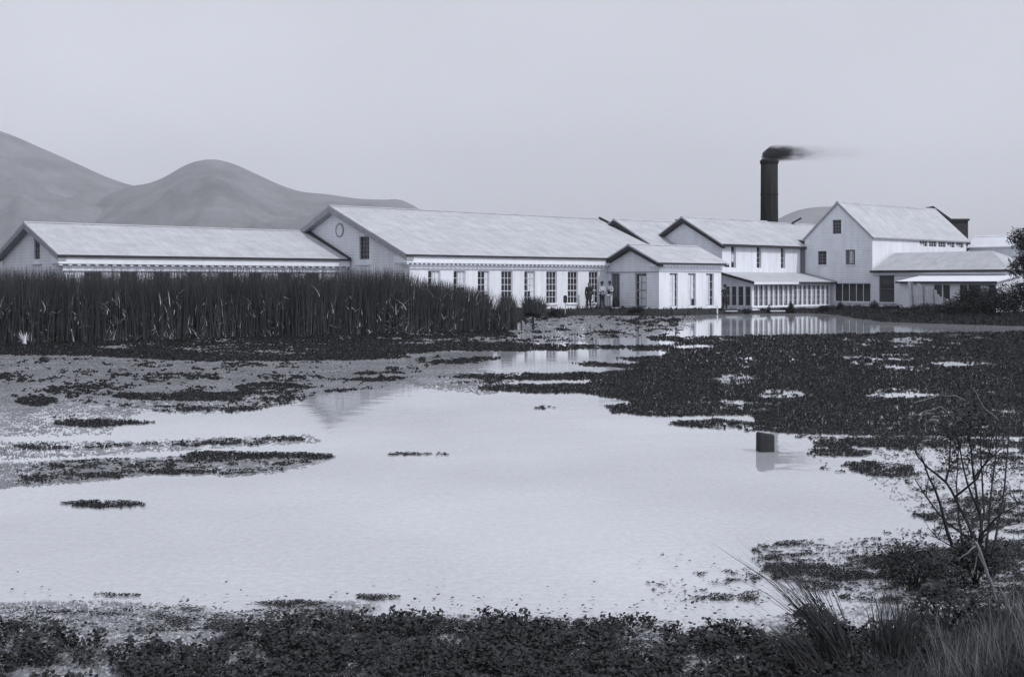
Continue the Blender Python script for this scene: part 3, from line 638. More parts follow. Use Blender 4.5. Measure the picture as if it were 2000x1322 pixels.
# ------------------------------------------------------------------ reed bed
def blades(n, base, hts, wid, lean, mname, name, segs=3, parent=None, bend=.35):
    """curved tapering blades: base (n,3), heights, widths, horizontal lean vectors"""
    a = rng.uniform(0, 2*math.pi, n); u = np.column_stack([np.cos(a), np.sin(a)*.5, np.zeros(n)])
    V = np.empty((n, segs+1, 2, 3), np.float32)
    for k in range(segs+1):
        t = k/segs; c = base.copy(); c[:,:2] += lean*(bend*t+(1-bend)*t*t)[...,None] if False else lean*(bend*t+(1-bend)*t*t); c[:,2] += hts*(t-.12*t*t*np.minimum(1, np.hypot(*lean.T)/np.maximum(hts,.01)))
        w = (wid*(1-.93*t**1.6))[:,None]*u/2; V[:,k,0] = c-w; V[:,k,1] = c+w
    b = (np.arange(n)*(segs+1)*2)[:,None]; Fq = []
    for k in range(segs): Fq.append(b+np.array([2*k,2*k+1,2*k+3,2*k+2]))
    return V.reshape(-1,3), np.stack(Fq,1).reshape(-1,4)
def reed_height(px):
    return np.interp(px, [-80,40,120,150,190,400,700,790,812,850,880,905,935,952,968,976,990,1004,1012], [2.72,2.72,2.72,2.6,2.72,2.78,2.8,2.76,2.42,2.32,2.24,2.08,1.98,1.78,.8,1.6,1.78,1.45,.5])
n = 34000
px = rng.uniform(-90, 1008, n); dep = rng.uniform(0, 1, n)**1.4
fy = np.interp(px, [-90,40,400,800,1008], [676,670,660,650,643]); d0 = F*H/(fy-HY); thick = np.interp(px, [-90,600,900,1008],[9,9,6,1.6])
d = d0+dep*thick+rng.normal(0,.25,n); base = np.column_stack([(px-CX)/F*d, d, np.full(n,-.05)])
clump = np.array([mnoise.noise(Vector((p*.03, q*.6, 2))) for p, q in zip(px, d)])
h = reed_height(px)*(1+.05*clump+.035*np.array([mnoise.noise(Vector((p*.11, 3, 2))) for p in px]))*rng.uniform(.78,1.06,n); h = np.where(rng.random(n) < .25, h*rng.uniform(.5,.9,n), h)
lean = np.column_stack([rng.normal(.0,.2,n)+.16*np.array([mnoise.noise(Vector((p*.013, q*.5, 7))) for p, q in zip(px, d)]), rng.normal(0,.16,n)])*h[:,None]*.6
V, Fc = blades(n, base, h, rng.uniform(.022,.05,n), lean, 'reed', 'reed_bed'); o = np_mesh('reed_bed', V, Fc, M['reed']); tag(o, 'tall dark bed of reeds standing along the left bank', 'reeds', kind='stuff')
n = 3800
px = rng.uniform(-60, 1000, n); fy = np.interp(px, [-90,40,400,800,1008], [676,670,660,650,643]); d = F*H/(fy-HY)+rng.uniform(-.5,.5,n)
cl = np.array([mnoise.noise(Vector((p*.02, 5, 1))) for p in px]); keep = rng.random(n) < np.clip(.35+1.1*cl, .05, 1); px, d = px[keep], d[keep]; n = len(px)
z0 = rng.uniform(0,1,n)**2.6*1.6; base = np.column_stack([(px-CX)/F*d, d, z0]); h = rng.uniform(-.2,.5,n)*np.where(z0 > .7, 1.2, .8)
lean = np.column_stack([rng.normal(0,.24,n), rng.normal(-.05,.1,n)])
V, Fc = blades(n, base, h, rng.uniform(.010,.036,n), lean, 'reed_dry', '', segs=4, bend=.25); o = np_mesh('dry_reed_stems', V, Fc, M['reed_dry']); tag(o, 'broken pale dry stems tangled low along the front of the reeds', 'dry reeds', kind='stuff')

def blade_clump(name, c, n, hm, spread, leanv, wid, m, label, cat, group=None, fan=.35, parent=None):
    c = Vector(c); a = rng.uniform(0,2*math.pi,n); r = spread*np.sqrt(rng.random(n)); 
    base = np.column_stack([r*np.cos(a), r*np.sin(a), np.full(n,-.04)]); h = hm*rng.uniform(.45,1.05,n)
    lean = np.column_stack([rng.normal(leanv[0],fan,n), rng.normal(leanv[1],fan,n)])*h[:,None]
    V, Fc = blades(n, base, h, rng.uniform(.6,1.3,n)*wid, lean, m, name); o = np_mesh(name, V, Fc, M[m], parent); o.location = c
    if label: tag(o, label, cat, group)
    return o
p = ground(1050, 604, .40); blade_clump('reed_clump', (p.x-.3, 73.4, .3), 500, 1.15, .75, (0,0), .05, 'reed', 'low dark reed clump in front of the hall windows right of the reed bed', 'reeds', fan=.25)
p = ground(47, 672); blade_clump('spiky_plant', p, 22, .55, .08, (0,0), .09, 'palewood', 'pale spiky plant at the left edge in front of the reeds', 'plant', fan=.28)

# bank plants along the far shore
n = 60000; P = np.column_stack([np.where(rng.random(n) < .5, rng.uniform(-8, 40, n), rng.uniform(17.5, 33, n)), rng.uniform(51, 91, n)]); sd = sdist(P, POND)
k = (sd > -.3) & (sd < np.where(P[:,0] > 18.5, 8, 2.6)); P = P[k]; sd = sd[k]
def inside_buildings(P):
    q = P-np.array(P_A[:2]); x = q@np.array(LV[:2]); y = q@np.array(GV[:2])
    return ((x > 0) & (x < 24) & (y > -.1)) | ((x > 16.55) & (x < 23.1) & (y > -4.85)) | ((x > 26.4) & (y > -4.75)) | ((x > 36.2) & (y > -8.2)) | ((x > 32.8) & (y > -19.2) & (y < -12.2))
k = ~inside_buildings(P); P = P[k]; sd = sd[k]; n = len(P)
zz = land_z(P); lump = np.array([mnoise.noise(Vector((x*.7, y*.7, 3))) for x, y in P]); h = np.clip(.16+.22*lump+rng.uniform(-.05,.1,n), .05, .5); h *= np.where(P[:,0] > 23, 1.3, np.where(P[:,0] > 12.5, .75, 1))
V, Fc = blades(n, np.column_stack([P, zz-.02]), h, rng.uniform(.05,.13,n), rng.normal(0,.4,(n,2))*h[:,None], '', '', segs=2); o = np_mesh('bank_plants', V, Fc, M['bush']); tag(o, 'low dark plants covering the far bank below the buildings', 'ground cover', kind='stuff')

# ------------------------------------------------------------------ bushes and trees
def leaf_cloud(mb, lobes, n, ls, inner=.35):
    tot = sum(l[3]*l[4]*l[5] for l in lobes)
    for cx, cy, cz, rx, ry, rz in lobes:
        for _ in range(int(n*rx*ry*rz/tot)):
            v = Vector((random.gauss(0,1), random.gauss(0,1), random.gauss(0,1))).normalized()*(inner+(1-inner)*random.random()**.6)
            w = 1+.25*mnoise.noise(v*2.3+Vector((cx,cy,cz)))
            mb.leaf((cx+v.x*rx*w, cy+v.y*ry*w, max(cz+v.z*rz*w, .01)), random.uniform(0,6.28), ls*random.uniform(.6,1.3), ls*.6, random.uniform(-.7,.9), .15)
def bush(px, d, wpx, toppy, z0, label, n=500, ls=.1, cone=False, group='dark bushes on the far bank'):
    z0 = float(land_z(np.array([[(px-CX)/F*d, d]]))[0])-.02; c = ray(px, d, z=z0); rt = empty('bush', c); tag(rt, label, 'bush', group)
    r = wpx*d/F/2; hgt = H+(HY-toppy)*d/F-z0
    st = MB()
    for k in range(5):
        a = k*1.3; st.tube([(0.03*math.cos(a),.03*math.sin(a),-.05),(r*.3*math.cos(a),r*.3*math.sin(a),hgt*.5),(r*.5*math.cos(a),r*.5*math.sin(a),hgt*.8)],[.02,.014,.006],5)
    st.build('stem', M['bark'], rt)
    mb = MB()
    if cone: lob = [(0,0,hgt*.25,r,r,hgt*.3),(0,0,hgt*.55,r*.7,r*.7,hgt*.3),(0,0,hgt*.8,r*.4,r*.4,hgt*.22)]
    else: lob = [(0,0,hgt*.5,r*.8,r*.7,hgt*.5)]+[(r*.6*math.cos(k*2.1+px), r*.5*math.sin(k*2.1+px), hgt*(.3+.12*k), r*.5, r*.45, hgt*.33) for k in range(4)]
    leaf_cloud(mb, lob, int(n*2.2), ls*1.15, .1); mb.build('foliage', M['bush'], rt)
bush(1545, 82.0, 17, 589, .25, 'small pointed bush in front of the middle of the glazed lean-to', 350, .10, True)
bush(1502, 81.6, 10, 594, .25, 'tiny round bush in front of the left end of the glazed lean-to', 160, .09)
bush(1610, 80.8, 30, 597, .2, 'low bush at the right end of the glazed lean-to', 300, .10)
bush(1641, 79.5, 20, 589, .3, 'narrow pointed bush under the tall house window band', 300, .10, True)
bush(1673, 79.0, 40, 602, .3, 'low spreading bush under the tall house window band', 350, .10)
bush(1708, 78.0, 30, 586, .3, 'conical bush at the corner of the tall house and hipped wing', 450, .10, True)
bush(1740, 77.5, 48, 593, .3, 'rounded bush below the big dark window of the hipped wing', 500, .10)
bush(1815, 73.5, 90, 592, .35, 'wide low bush in front of the broken plank fence', 1500, .10)
bush(1866, 72.0, 60, 586, .35, 'ragged bush right of the broken plank fence', 700, .10)
bush(1905, 69.0, 105, 560, .35, 'large dark shrub in front of the porch doorway', 3200, .11)
bush(1972, 66.0, 120, 548, .35, 'large dark shrub at the right edge below the tree', 3200, .11)
bush(1832, 67.5, 80, 600, .35, 'low dark bush at the water edge below the broken plank fence', 700, .10)
bush(1888, 66.5, 100, 588, .35, 'broad dark bush at the water edge below the porch doorway', 1100, .10)
bush(1945, 64.5, 110, 570, .35, 'tall dark bush at the water edge nearest the right edge', 1300, .10)
bush(1770, 70.5, 60, 606, .35, 'low dark bush at the water edge below the hipped wing', 500, .10)
bush(1085, 74.4, 30, 599, .3, 'low bush under the hall windows beside the reed clump', 260, .09)
bush(1245, 76.0, 40, 598, .35, 'low bush against the gable of the small wing', 260, .09)
bush(1460, 80.3, 24, 597, .25, 'low bush at the near corner of the glazed lean-to', 260, .09)

def tree(px, d, label, hgt, lobes, n, ls):
    c = ray(px, d, z=.35); rt = empty('tree', c); tag(rt, label, 'tree')
    t = MB(); t.tube([(0,0,-.1),(.06,.02,hgt*.3),(-.05,.05,hgt*.6),(.08,0,hgt*.9)],[.17,.13,.09,.03],9)
    for k in range(9):
        a = k*2.4; z = hgt*(.3+.06*k); e = Vector((math.cos(a), math.sin(a), .6))*1.0
        t.tube([(0,0,z),(e.x*.5,e.y*.5,z+.35),(e.x,e.y,z+.75)],[.06,.035,.012],6)
    t.build('trunk', M['bark'], rt); mb = MB(); leaf_cloud(mb, lobes, n, ls, .2); mb.build('crown', M['bush'], rt)
tree(2022, 68, 'dark leafy tree at the right edge beside the hipped wing', 4.6, [(.0,.2,4.2,1.1,1.0,.9),(.9,0,3.3,1.2,1.1,1.0),(-1.0,.1,4.3,.6,.6,.7),(-.9,0,2.7,.7,.8,.7),(-.3,0,3.2,.8,.8,.6),(.6,0,1.8,1.2,1.1,1.0),(.5,0,5.1,.8,.7,.5),(-.7,.2,1.4,.6,.6,.6)], 16000, .14)

# ------------------------------------------------------------------ small things round the buildings
def plank_fence():
    o_ = ray(1777, 78.5, z=.2); rt = empty('plank_fence', o_, RH+.05); tag(rt, 'broken pale plank fence leaning in front of the porch shed', 'fence')
    x = 0.0; tops = [2.05,2.02,1.75,1.9,1.82,1.7,1.72,1.6,1.66,1.55,1.5,1.2,1.05,1.0,.9,.8,.62]
    for k, t in enumerate(tops):
        mb = MB(); w = .15+.03*random.random(); ln = random.uniform(-.05,.05)-(.12 if k in (0,1) else 0); b = .02 if k in (0,1,11,12) else .25+random.uniform(-.05,.1); y = random.uniform(-.02,.02)
        mb.quad((x,y,b),(x+w,y,b),(x+w+ln,y-.12,t-random.uniform(0,.14)),(x+ln,y-.12,t)); n0 = len(mb.v)
        mb.quad((x,y+.025,b),(x+w,y+.025,b),(x+w+ln,y-.095,t-.06),(x+ln,y-.095,t)); mb.quad((x,y,b),(x+ln,y-.12,t),(x+ln,y-.095,t),(x,y+.025,b)); mb.quad((x+w,y,b),(x+w+ln,y-.12,t-.06),(x+w+ln,y-.095,t-.06),(x+w,y+.025,b))
        mb.build('plank', M['palewood'] if k % 4 != 1 else M['greywood'], rt); x += w+random.uniform(.0,.03)
    for z in (.55, 1.0):
        mb = MB(); mb.bar((.0,.07,z),(x*(.95 if z < .8 else .65),.04,z), .09, .05); mb.build('rail', M['greywood'], rt)
plank_fence()
def plank(px0, px1, py, z, th, label, d=None, m='palewood'):
    a = ground(px0, py, z) if d is None else ray(px0, d, z=z); b = ground(px1, py, z) if d is None else ray(px1, d, z=z)
    mb = MB(); c = (a+b)/2; mb.bar(a-c, b-c, .18, th); o = mb.build('plank', M[m]); o.location = c; tag(o, label, 'plank', 'loose planks on the far bank')
plank(1417, 1440, 0, .20, .06, 'pale plank lying on the bank below the man at the lean-to', d=80.0)
plank(1505, 1533, 0, .20, .07, 'pale plank lying on the bank below the middle of the lean-to', d=80.3)
plank(1195, 1216, 0, .47, .05, 'pale plank lying beside the feet of the man in light trousers', d=77.9)
def stake(px, d, z0, topy, w, label, m, name='stake'):
    c = ray(px, d, z=z0-.3); t = H+(HY-topy)*d/F; mb = MB(); w2 = w*d/F/2
    mb.prism([(-w2,-w2),(w2,-w2),(w2,w2),(-w2,w2)], 0, t-z0+.3-w2, 'z'); mb.prism([(-w2*.7,-w2*.7),(w2*.7,-w2*.7),(w2*.7,w2*.7),(-w2*.7,w2*.7)], t-z0+.3-w2+.001, t-z0+.3, 'z')
    o = mb.build(name, M[m]); o.location = c; tag(o, label, name); return o
stake(1401, 78.9, .25, 597, 2.6, 'thin white stake at the corner of the small wing', 'palewood')
stake(1041, 53.3, 0, 618, 5, 'dark stake standing alone in the scum right of the reed bed', 'darkwood')
rt = empty('box_stake', ray(1104, 75.2, z=.35)); tag(rt, 'small dark box on a thin stake in front of the hall windows', 'stake')
mb = MB(); mb.box(-.03,.03,-.03,.03,-.2,.5); mb.build('stake', M['greywood'], rt)
mb = MB(); mb.box(-.12,.12,-.1,.1,.503,.88); mb.prism([(-.15,.883),(.15,.883),(0,.99)], -.13, .13, 'y'); mb.build('box', M['darkwood'], rt)
rt = empty('wooden_stand', ray(1014, 53.5, z=0)); tag(rt, 'rough dark wooden stand on legs beside the right end of the reeds', 'stand')
mb = MB(); mb.box(-.2,.2,-.15,.15,.72,1.02); mb.build('top', M['darkwood'], rt)
for sx in (-.12,.1):
    for sy in (-.1,.1): mb = MB(); mb.bar((sx,sy,-.2),(sx*.9,sy,.717), .07); mb.build('leg', M['darkwood'], rt)
c = ray(1203, 78.3, z=.42); mb = MB()
prof = [(.02,0),(.2,.02),(.25,.2),(.23,.42),(.15,.6),(.07,.66),(.1,.74),(.02,.76)]
mb = lathe(prof, 14); mb.v = [(x*(1+.12*mnoise.noise(Vector((x*6,y*6,z*5)))), y*(1+.1*mnoise.noise(Vector((x*6,y*6,z*5+9)))), z) for x,y,z in mb.v]
o = mb.build('sack', M['suit'], None, True); o.location = c; tag(o, 'dark tied sack standing beside the man in light trousers', 'sack')
# square stump in the pond
c = ground(1494.5, 881); mb = MB(); w = .092; hh = (881-846)*c.y/F
ring = lambda z, s, dz=0: [(-w*s,-w*s,z+dz*.02),(w*s,-w*s,z-dz*.012),(w*s,w*s,z),(-w*s,w*s,z+dz*.01)]
b0 = len(mb.v); mb.v += ring(-.5,1.05)+ring(hh*.5,1.0)+ring(hh*.93,1.0,.5)+ring(hh,.9,1)
for i in range(3):
    for j in range(4): mb.f.append((i*4+j, i*4+(j+1)%4, i*4+4+(j+1)%4, i*4+4+j))
mb.f.append((12,13,14,15))
rt = empty('stump', (c.x, c.y, 0), .12); tag(rt, 'square dark timber stump standing out of the open water on the right', 'stump')
mb.build('post', M['darkwood'], rt)
mb = MB(); mb.box(-w*.7, w*.75, -w*.7, w*.7, hh+.002, hh+.014); mb.build('lighter_top', M['greywood'], rt)  # thin lighter slab on top of the dark post
# ------------------------------------------------------------------ people
def skin_obj(name, verts, edges, radii, m, parent, root=0, lev=2):
    me = bpy.data.meshes.new(name); me.from_pydata(verts, edges, []); o = link(me, name, m, parent)
    md = o.modifiers.new('Skin', 'SKIN'); md.use_smooth_shade = True
    sv = me.skin_vertices[0].data
    for i, r in enumerate(radii): sv[i].radius = r if hasattr(r, '__len__') else (r, r)
    sv[root].use_root = True
    s2 = o.modifiers.new('Subdivision', 'SUBSURF'); s2.levels = lev; s2.render_levels = lev
    return o
def person(px, d, z0, hgt, face, label, top, legs, hat=None, vest=None, arms='down', hem=None):
    rt = empty('person', ray(px, d, z=z0), face); tag(rt, label, 'person'); k = hgt/1.75
    V, E, R = [], [], []
    def add(p, r, link_to=None):
        V.append(tuple(c*k for c in p)); R.append((r[0]*k, r[1]*k) if hasattr(r, '__len__') else (r*k, r*k))
        if link_to is not None: E.append((link_to, len(V)-1))
        return len(V)-1
    # faces -y locally
    pel = add((0,0,.95), (.15,.11)); wa = add((0,0,1.12), (.135,.10), pel); ch = add((0,-.005,1.32), (.165,.115), wa); nk0 = add((0,.01,1.46), (.075,.07), ch)
    nk = add((0,0,1.53), .055, nk0); jaw = add((0,-.025,1.585), (.062,.07), nk); hd = add((0,-.005,1.655), (.076,.092), jaw); tp = add((0,.0,1.725), (.055,.065), hd)
    add((0,-.125,1.635), .012, hd)                                      # nose
    for s in (-1, 1): add((s*.085,.0,1.64), .014, hd)                   # ears
    hands = {}
    for s in (-1, 1):
        sh = add((s*.17,0,1.42), .062, ch)
        if arms == 'down': el, wr, pm = (s*.225,.02,1.15), (s*.23,-.05,.92), (s*.225,-.07,.84)
        elif arms == 'hips': el, wr, pm = (s*.33,.05,1.2), (s*.2,-.05,1.05), (s*.15,-.09,1.01)
        else: el, wr, pm = (s*.23,-.02,1.15), (s*.06,-.2,1.17), (s*-.02,-.2,1.2)
        e = add(el, .043, sh); w_ = add(wr, .028, e); p_ = add(pm, (.036,.02), w_)
        dv = (Vector(pm)-Vector(wr)).normalized(); sd = dv.cross(Vector((0,0,1))) if abs(dv.z) < .9 else Vector((0,1,0)); sd.normalize()
        for q, (off, ln) in enumerate(((-.027,.062),(-.009,.075),(.009,.07),(.027,.055))):
            f1 = add(Vector(pm)+dv*.035+sd*off, .009, p_); f2 = add(Vector(pm)+dv*(.035+ln*.55)+sd*off+Vector((0,-.006,0)), .008, f1); add(Vector(pm)+dv*(.035+ln)+sd*off+Vector((-s*.012,-.01,0)), .007, f2)
        t1 = add(Vector(pm)-sd*.038+dv*.0, .010, p_); add(Vector(pm)-sd*.055+dv*.045, .008, t1)
    lg = []
    for s in (-1, 1):
        hp = add((s*.09,0,.87), .095, pel); kn = add((s*.10,-.015,.50), .062, hp); an = add((s*.11,.02,.09), .042, kn); toe = add((s*.125,-.15,.035), (.045,.032), an); lg.append((hp,kn,an))
    body = skin_obj('body', V, E, R, M['skin'], rt)
    def garment(name, ids, extra, m):
        mp = {i: n for n, i in enumerate(ids)}; vv = [V[i] for i in ids]; rr = [tuple(c*1.0+extra*k for c in R[i]) for i in ids]
        ee = [(mp[a], mp[b]) for a, b in E if a in mp and b in mp]; return skin_obj(name, vv, ee, rr, M[m], rt)
    sh_ids = [i for i in range(len(V)) if V[i] in (V[pel], V[wa], V[ch], V[nk0])]
    arm = []
    for a, b in E:
        if a == ch and b != nk0 and b != wa: arm.append(b)
    for a in list(arm):
        for x, y in E:
            if x == a: arm.append(y)
    el_ids = []
    for a in arm: 
        if a not in el_ids: el_ids.append(a)
    wr_ids = [y for x, y in E if x in el_ids and y not in el_ids]
    wr_ids = [w for w in wr_ids if R[w][0]/k > .027 and R[w][0]/k < .03]
    garment('jacket' if top == 'suit' else 'shirt', sorted(set([pel, wa, ch, nk0]+el_ids+wr_ids)), .016, top)
    garment('trousers', sorted([pel]+[i for t in lg for i in t]), .018, legs)
    if vest: garment('waistcoat', [pel, wa, ch], .028, vest)
    if hem:
        mb = lathe([(.19*k,1.05*k),(.21*k,.85*k),(.22*k,.62*k)], 16); mb.v = [(x, y*.75, z) for x, y, z in mb.v]; mb.build('coat_skirt', M[top], rt, True)
    sm_ = MB()
    for s in (-1,1): sm_.tube([(s*.11*k,.05*k,.03*k),(s*.118*k,-.06*k,.035*k),(s*.128*k,-.19*k,.028*k)],[.045*k,.052*k,.035*k],8)
    sm_.build('shoes', M['suit'], rt, True)
    hr = MB(); hr.tube([(0,.03*k,1.60*k),(0,.03*k,1.68*k),(0,.01*k,1.745*k)],[.082*k,.094*k,.06*k],12); hr.build('hair', M['hat'], rt, True)
    if hat:
        hm = lathe([(.0,1.84*k),(.075*k,1.835*k),(.095*k,1.80*k),(.102*k,1.715*k),(.102*k,1.705*k),(hat*k,1.70*k),(hat*k,1.688*k),(.1*k,1.69*k)], 20); hm.build('hat', M['hat'], rt, True)
person(1150, 77.7, .42, 1.70, -.3, 'man in a dark suit standing before the last hall window, left of the other men', 'suit', 'suit', None, None, 'down', True)
person(1176, 78.0, .42, 1.72, .4, 'man in pale shirt and dark trousers with round hat beside the wing corner', 'shirt', 'suit', .15, None, 'fold')
person(1191, 78.3, .42, 1.74, -.5, 'man in dark waistcoat, white sleeves and light trousers at the wing corner', 'shirt', 'trouser_pale', .14, 'vest', 'fold')
person(1416, 82.0, .20, 1.74, .1, 'man in a dark coat and hat standing alone by the glazed lean-to', 'suit', 'suit', .16, None, 'hips', True)

# ------------------------------------------------------------------ foreground plants
LP = [(0,1222),(100,1226),(150,1252),(200,1244),(280,1236),(400,1244),(470,1228),(520,1218),(600,1203),(640,1214),(720,1206),(830,1204),(870,1212),(940,1202),(1000,1207),(1080,1222),(1150,1226),(1200,1210),(1240,1212),(1310,1222),(1330,1232),(1290,1256),(1400,1224),(1430,1222),(1480,1242),(1560,1244),(1700,1230),(2060,1180),(2060,1345),(-60,1345),(-60,1215)]
def inp(x, y, poly):
    c = False
    for (x0,y0),(x1,y1) in zip(poly, poly[1:]+poly[:1]):
        if (y0 > y) != (y1 > y) and x < (x1-x0)*(y-y0)/(y1-y0)+x0: c = not c
    return c
mb = MB(); cnt = 0
while cnt < 7000:
    x, y = random.uniform(-60,2060), random.uniform(1195,1345)
    if not inp(x, y, LP): continue
    q = mnoise.fractal(Vector((x*.012, y*.03, 4)), 1, 2, 3)
    if q < (-.16 if x < 520 else -.22) or (1195 < x < 1275 and 1228 < y < 1290 and random.random() < .8) or (x < 420 and q < -.02): continue
    c = ground(x, y+6, .0); cnt += 1; h = random.uniform(.01,.07)
    for k in range(random.randint(4,7)):
        a = random.uniform(0,6.28); s = random.uniform(.016,.034); r = random.uniform(.0,.03)
        mb.leaf((c.x+r*math.cos(a), c.y+r*math.sin(a), h+random.uniform(-.01,.02)), a, s, s*random.uniform(.6,.95), random.uniform(-.1,1.2), .1)
o = mb.build('water_plants', M['leaf']); tag(o, 'dense round-leaved water plants along the near edge of the pond', 'water plants', kind='stuff')
mb = MB(); cnt = 0                                              # thin scatter of single floating leaves
while cnt < 900:
    x, y = random.uniform(-40,1700), random.gauss(1215,26)
    if x > 1250: y = random.uniform(1080,1240)
    if y > 1330: continue
    c = ground(x, y, .0); cnt += 1; s = random.uniform(.015,.035); mb.leaf((c.x, c.y, .02), random.uniform(0,6.28), s, s*.8, random.uniform(-.1,.5))
o = mb.build('floating_leaves', M['leaf']); tag(o, 'single dark leaves scattered on the water near the shore', 'leaves', kind='stuff')

def lz(p): return float(land_z(np.array([[p[0], p[1]]]))[0])
# near right shore: rough grass
n = 9000; px = rng.uniform(1640, 2080, n); py = rng.uniform(1185, 1420, n); k = py > np.interp(px, [1640,1720,1800,2080],[1290,1215,1190,1165]); px, py = px[k], py[k]; n = len(px)
d = F*(H-.12)/(py-HY); P = np.column_stack([(px-CX)/F*d, d]); zz = np.maximum(land_z(P), 0)
cl = np.array([mnoise.noise(Vector((a*3.1, b*3.1, 2))) for a, b in P]); h = rng.uniform(.04,.22,n)*(1+.9*cl); lean = np.column_stack([rng.normal(-.1,.45,n)+cl, rng.normal(0,.4,n)])*h[:,None]
V, Fc = blades(n, np.column_stack([P, zz-.01]), h, rng.uniform(.003,.007,n), lean, '', ''); o = np_mesh('shore_grass', V, Fc, M['grass']); tag(o, 'rough dark grass on the near right shore', 'grass', kind='stuff')
n = 700; px = rng.uniform(1820, 2080, n); py = rng.uniform(1230, 1400, n); d = F*(H-.12)/(py-HY); P = np.column_stack([(px-CX)/F*d, d]); h = rng.uniform(.1,.3,n)
V, Fc = blades(n, np.column_stack([P, np.maximum(land_z(P),0)]), h, rng.uniform(.004,.008,n), np.column_stack([rng.normal(0,.25,n), rng.normal(0,.2,n)])*h[:,None], '', ''); o = np_mesh('dry_grass', V, Fc, M['grass_dry']); tag(o, 'pale dry grass blades among the dark grass at the lower right', 'grass', kind='stuff')
for (px, py, nb_, hm, ln, lab) in ((1645,1295,120,.78,(-.62,.1),'tall grass tussock leaning left over the water at the lower right'),(1745,1290,160,.5,(.1,.1),'upright grass tussock between the leaning tussock and the bare shrub'),(1590,1315,90,.42,(-.75,.0),'low grass tussock at the bottom edge, leaning flat to the left')):
    p = ground(px, py, .02); blade_clump('grass_tussock', p, nb_, hm, .10, ln, .010, 'grass', lab, 'grass', 'grass tussocks on the near shore', fan=.22)
def low_bush(px, py, wpx, hpx, n, label):
    c = ground(px, py, .03); r = wpx*c.y/F/2; hh = hpx*c.y/F; rt = empty('shore_bush', c); tag(rt, label, 'bush', 'leafy bushes on the near shore')
    st = MB()
    for k in range(6): a = k*1.05; st.tube([(0,0,-.05),(r*.35*math.cos(a), r*.35*math.sin(a), hh*.4),(r*.7*math.cos(a), r*.7*math.sin(a), hh*.7)],[.008,.006,.003],5)
    st.build('stem', M['bark'], rt); mb = MB()
    lob = [(r*.7*math.cos(k*2.4)*(.4+.6*(k%3)/2), r*.6*math.sin(k*2.4), hh*(.35+.1*(k%4)), r*.45, r*.45, hh*.4) for k in range(7)]
    leaf_cloud(mb, lob, n, .032, .15); mb.build('foliage', M['leaf'], rt)
low_bush(1790, 1135, 200, 75, 1500, 'leafy low bush at the water edge left of the bare shrub')
low_bush(1905, 1130, 130, 95, 1500, 'leafy bush around the foot of the bare shrub')
low_bush(1850, 1215, 190, 70, 1300, 'dark bush on the near shore below the bare shrub')
low_bush(1590, 1230, 120, 45, 700, 'small leafy bush beside the leaning grass tussock')
low_bush(1960, 1260, 150, 80, 900, 'dark bush in the lower right corner')

# bare shrub
D0 = 7.9
c0 = ray(1948, D0, z=lz(ray(1948, D0, z=0))); rt = empty('bare_shrub', c0); tag(rt, 'nearly bare shrub with dark branching stems at the right edge', 'shrub')
def sp(px, py, off=0.0): q = ray(px, D0+off, py); return q-c0
def stem(pts, r0, r1, name='branch', m='bark', off=0.0, off2=0.0):
    P = []
    for i, (x, y) in enumerate(pts): P.append(sp(x, y, off+(off2-off)*i/max(1,len(pts)-1)))
    Q = []
    for i in range(len(P)-1):
        for t in (0, .5): q = P[i].lerp(P[i+1], t); Q.append(q+Vector((random.gauss(0,.003),random.gauss(0,.003),random.gauss(0,.003))) if t else q)
    Q.append(P[-1]); mb = MB(); mb.tube(Q, [.98*(r0+(r1-r0)*i/(len(Q)-1)) for i in range(len(Q))], 7); return mb.build(name, M[m], rt, True)
stem([(1950,1185),(1937,1139),(1922,1100),(1908,1062),(1899,1052)], .011, .010, 'trunk', 'palebark')
B1 = [[(1902,1057),(1889,1017),(1864,969),(1847,941),(1854,913),(1857,857),(1866,820)], [(1847,941),(1812,913),(1791,889),(1780,870)], [(1859,1062),(1843,1010),(1826,955),(1805,906),(1788,880)], [(1899,1055),(1850,1021),(1809,969),(1786,934)],
      [(1918,1060),(1916,1014),(1909,982),(1902,934),(1897,878),(1895,830),(1888,783)], [(1913,1003),(1896,962),(1882,916),(1875,875),(1880,840)], [(1866,969),(1889,951),(1909,934),(1930,896),(1935,861),(1950,820)],
      [(1915,1045),(1935,1022),(1955,1003),(1990,985)], [(1917,1050),(1940,1030),(1990,1022)], [(1940,1120),(1955,1108),(1990,1085)], [(1899,1060),(1870,1072),(1830,1050)], [(1902,934),(1925,905),(1960,870)], [(1857,857),(1840,830),(1835,800)], [(1925,1080),(1932,1010),(1938,940),(1946,870),(1950,800)], [(1935,1090),(1950,1020),(1962,950),(1970,860),(1968,790)], [(1880,1070),(1872,1010),(1868,950),(1872,880)], [(1910,1075),(1922,1000),(1918,930),(1915,850),(1920,780)], [(1875,875),(1868,850),(1850,835)]]
for i, b in enumerate(B1): stem(b, .0125 if i in (0,2,4) else .009, .003, off=[0,.05,-.1,.08,.1,.05,-.05,-.1,.1,.0,.05,.1,.05,.1,.2,.15,.1,.02][i], off2=[.3,.3,-.4,.2,.4,-.2,-.3,-.3,.2,.0,.2,.3,.2,.4,.5,.3,.5,.0][i])
stem([(1888,783),(1866,772),(1835,772),(1800,782),(1783,788)], .0035, .0015, 'twig', 'palebark', .4, .3)
stem([(1866,820),(1838,793),(1808,802),(1778,813)], .0035, .0015, 'twig', 'palebark', .3, .2); stem([(1950,820),(1925,800),(1912,778),(1900,757)], .0035, .0015, 'twig', 'palebark', -.3, -.3)
stem([(1905,1065),(1890,1080),(1873,1092)], .006, .004, 'twig', 'palebark'); stem([(1930,1120),(1910,1080),(1905,1105),(1897,1130)], .005, .003, 'twig', 'palebark')
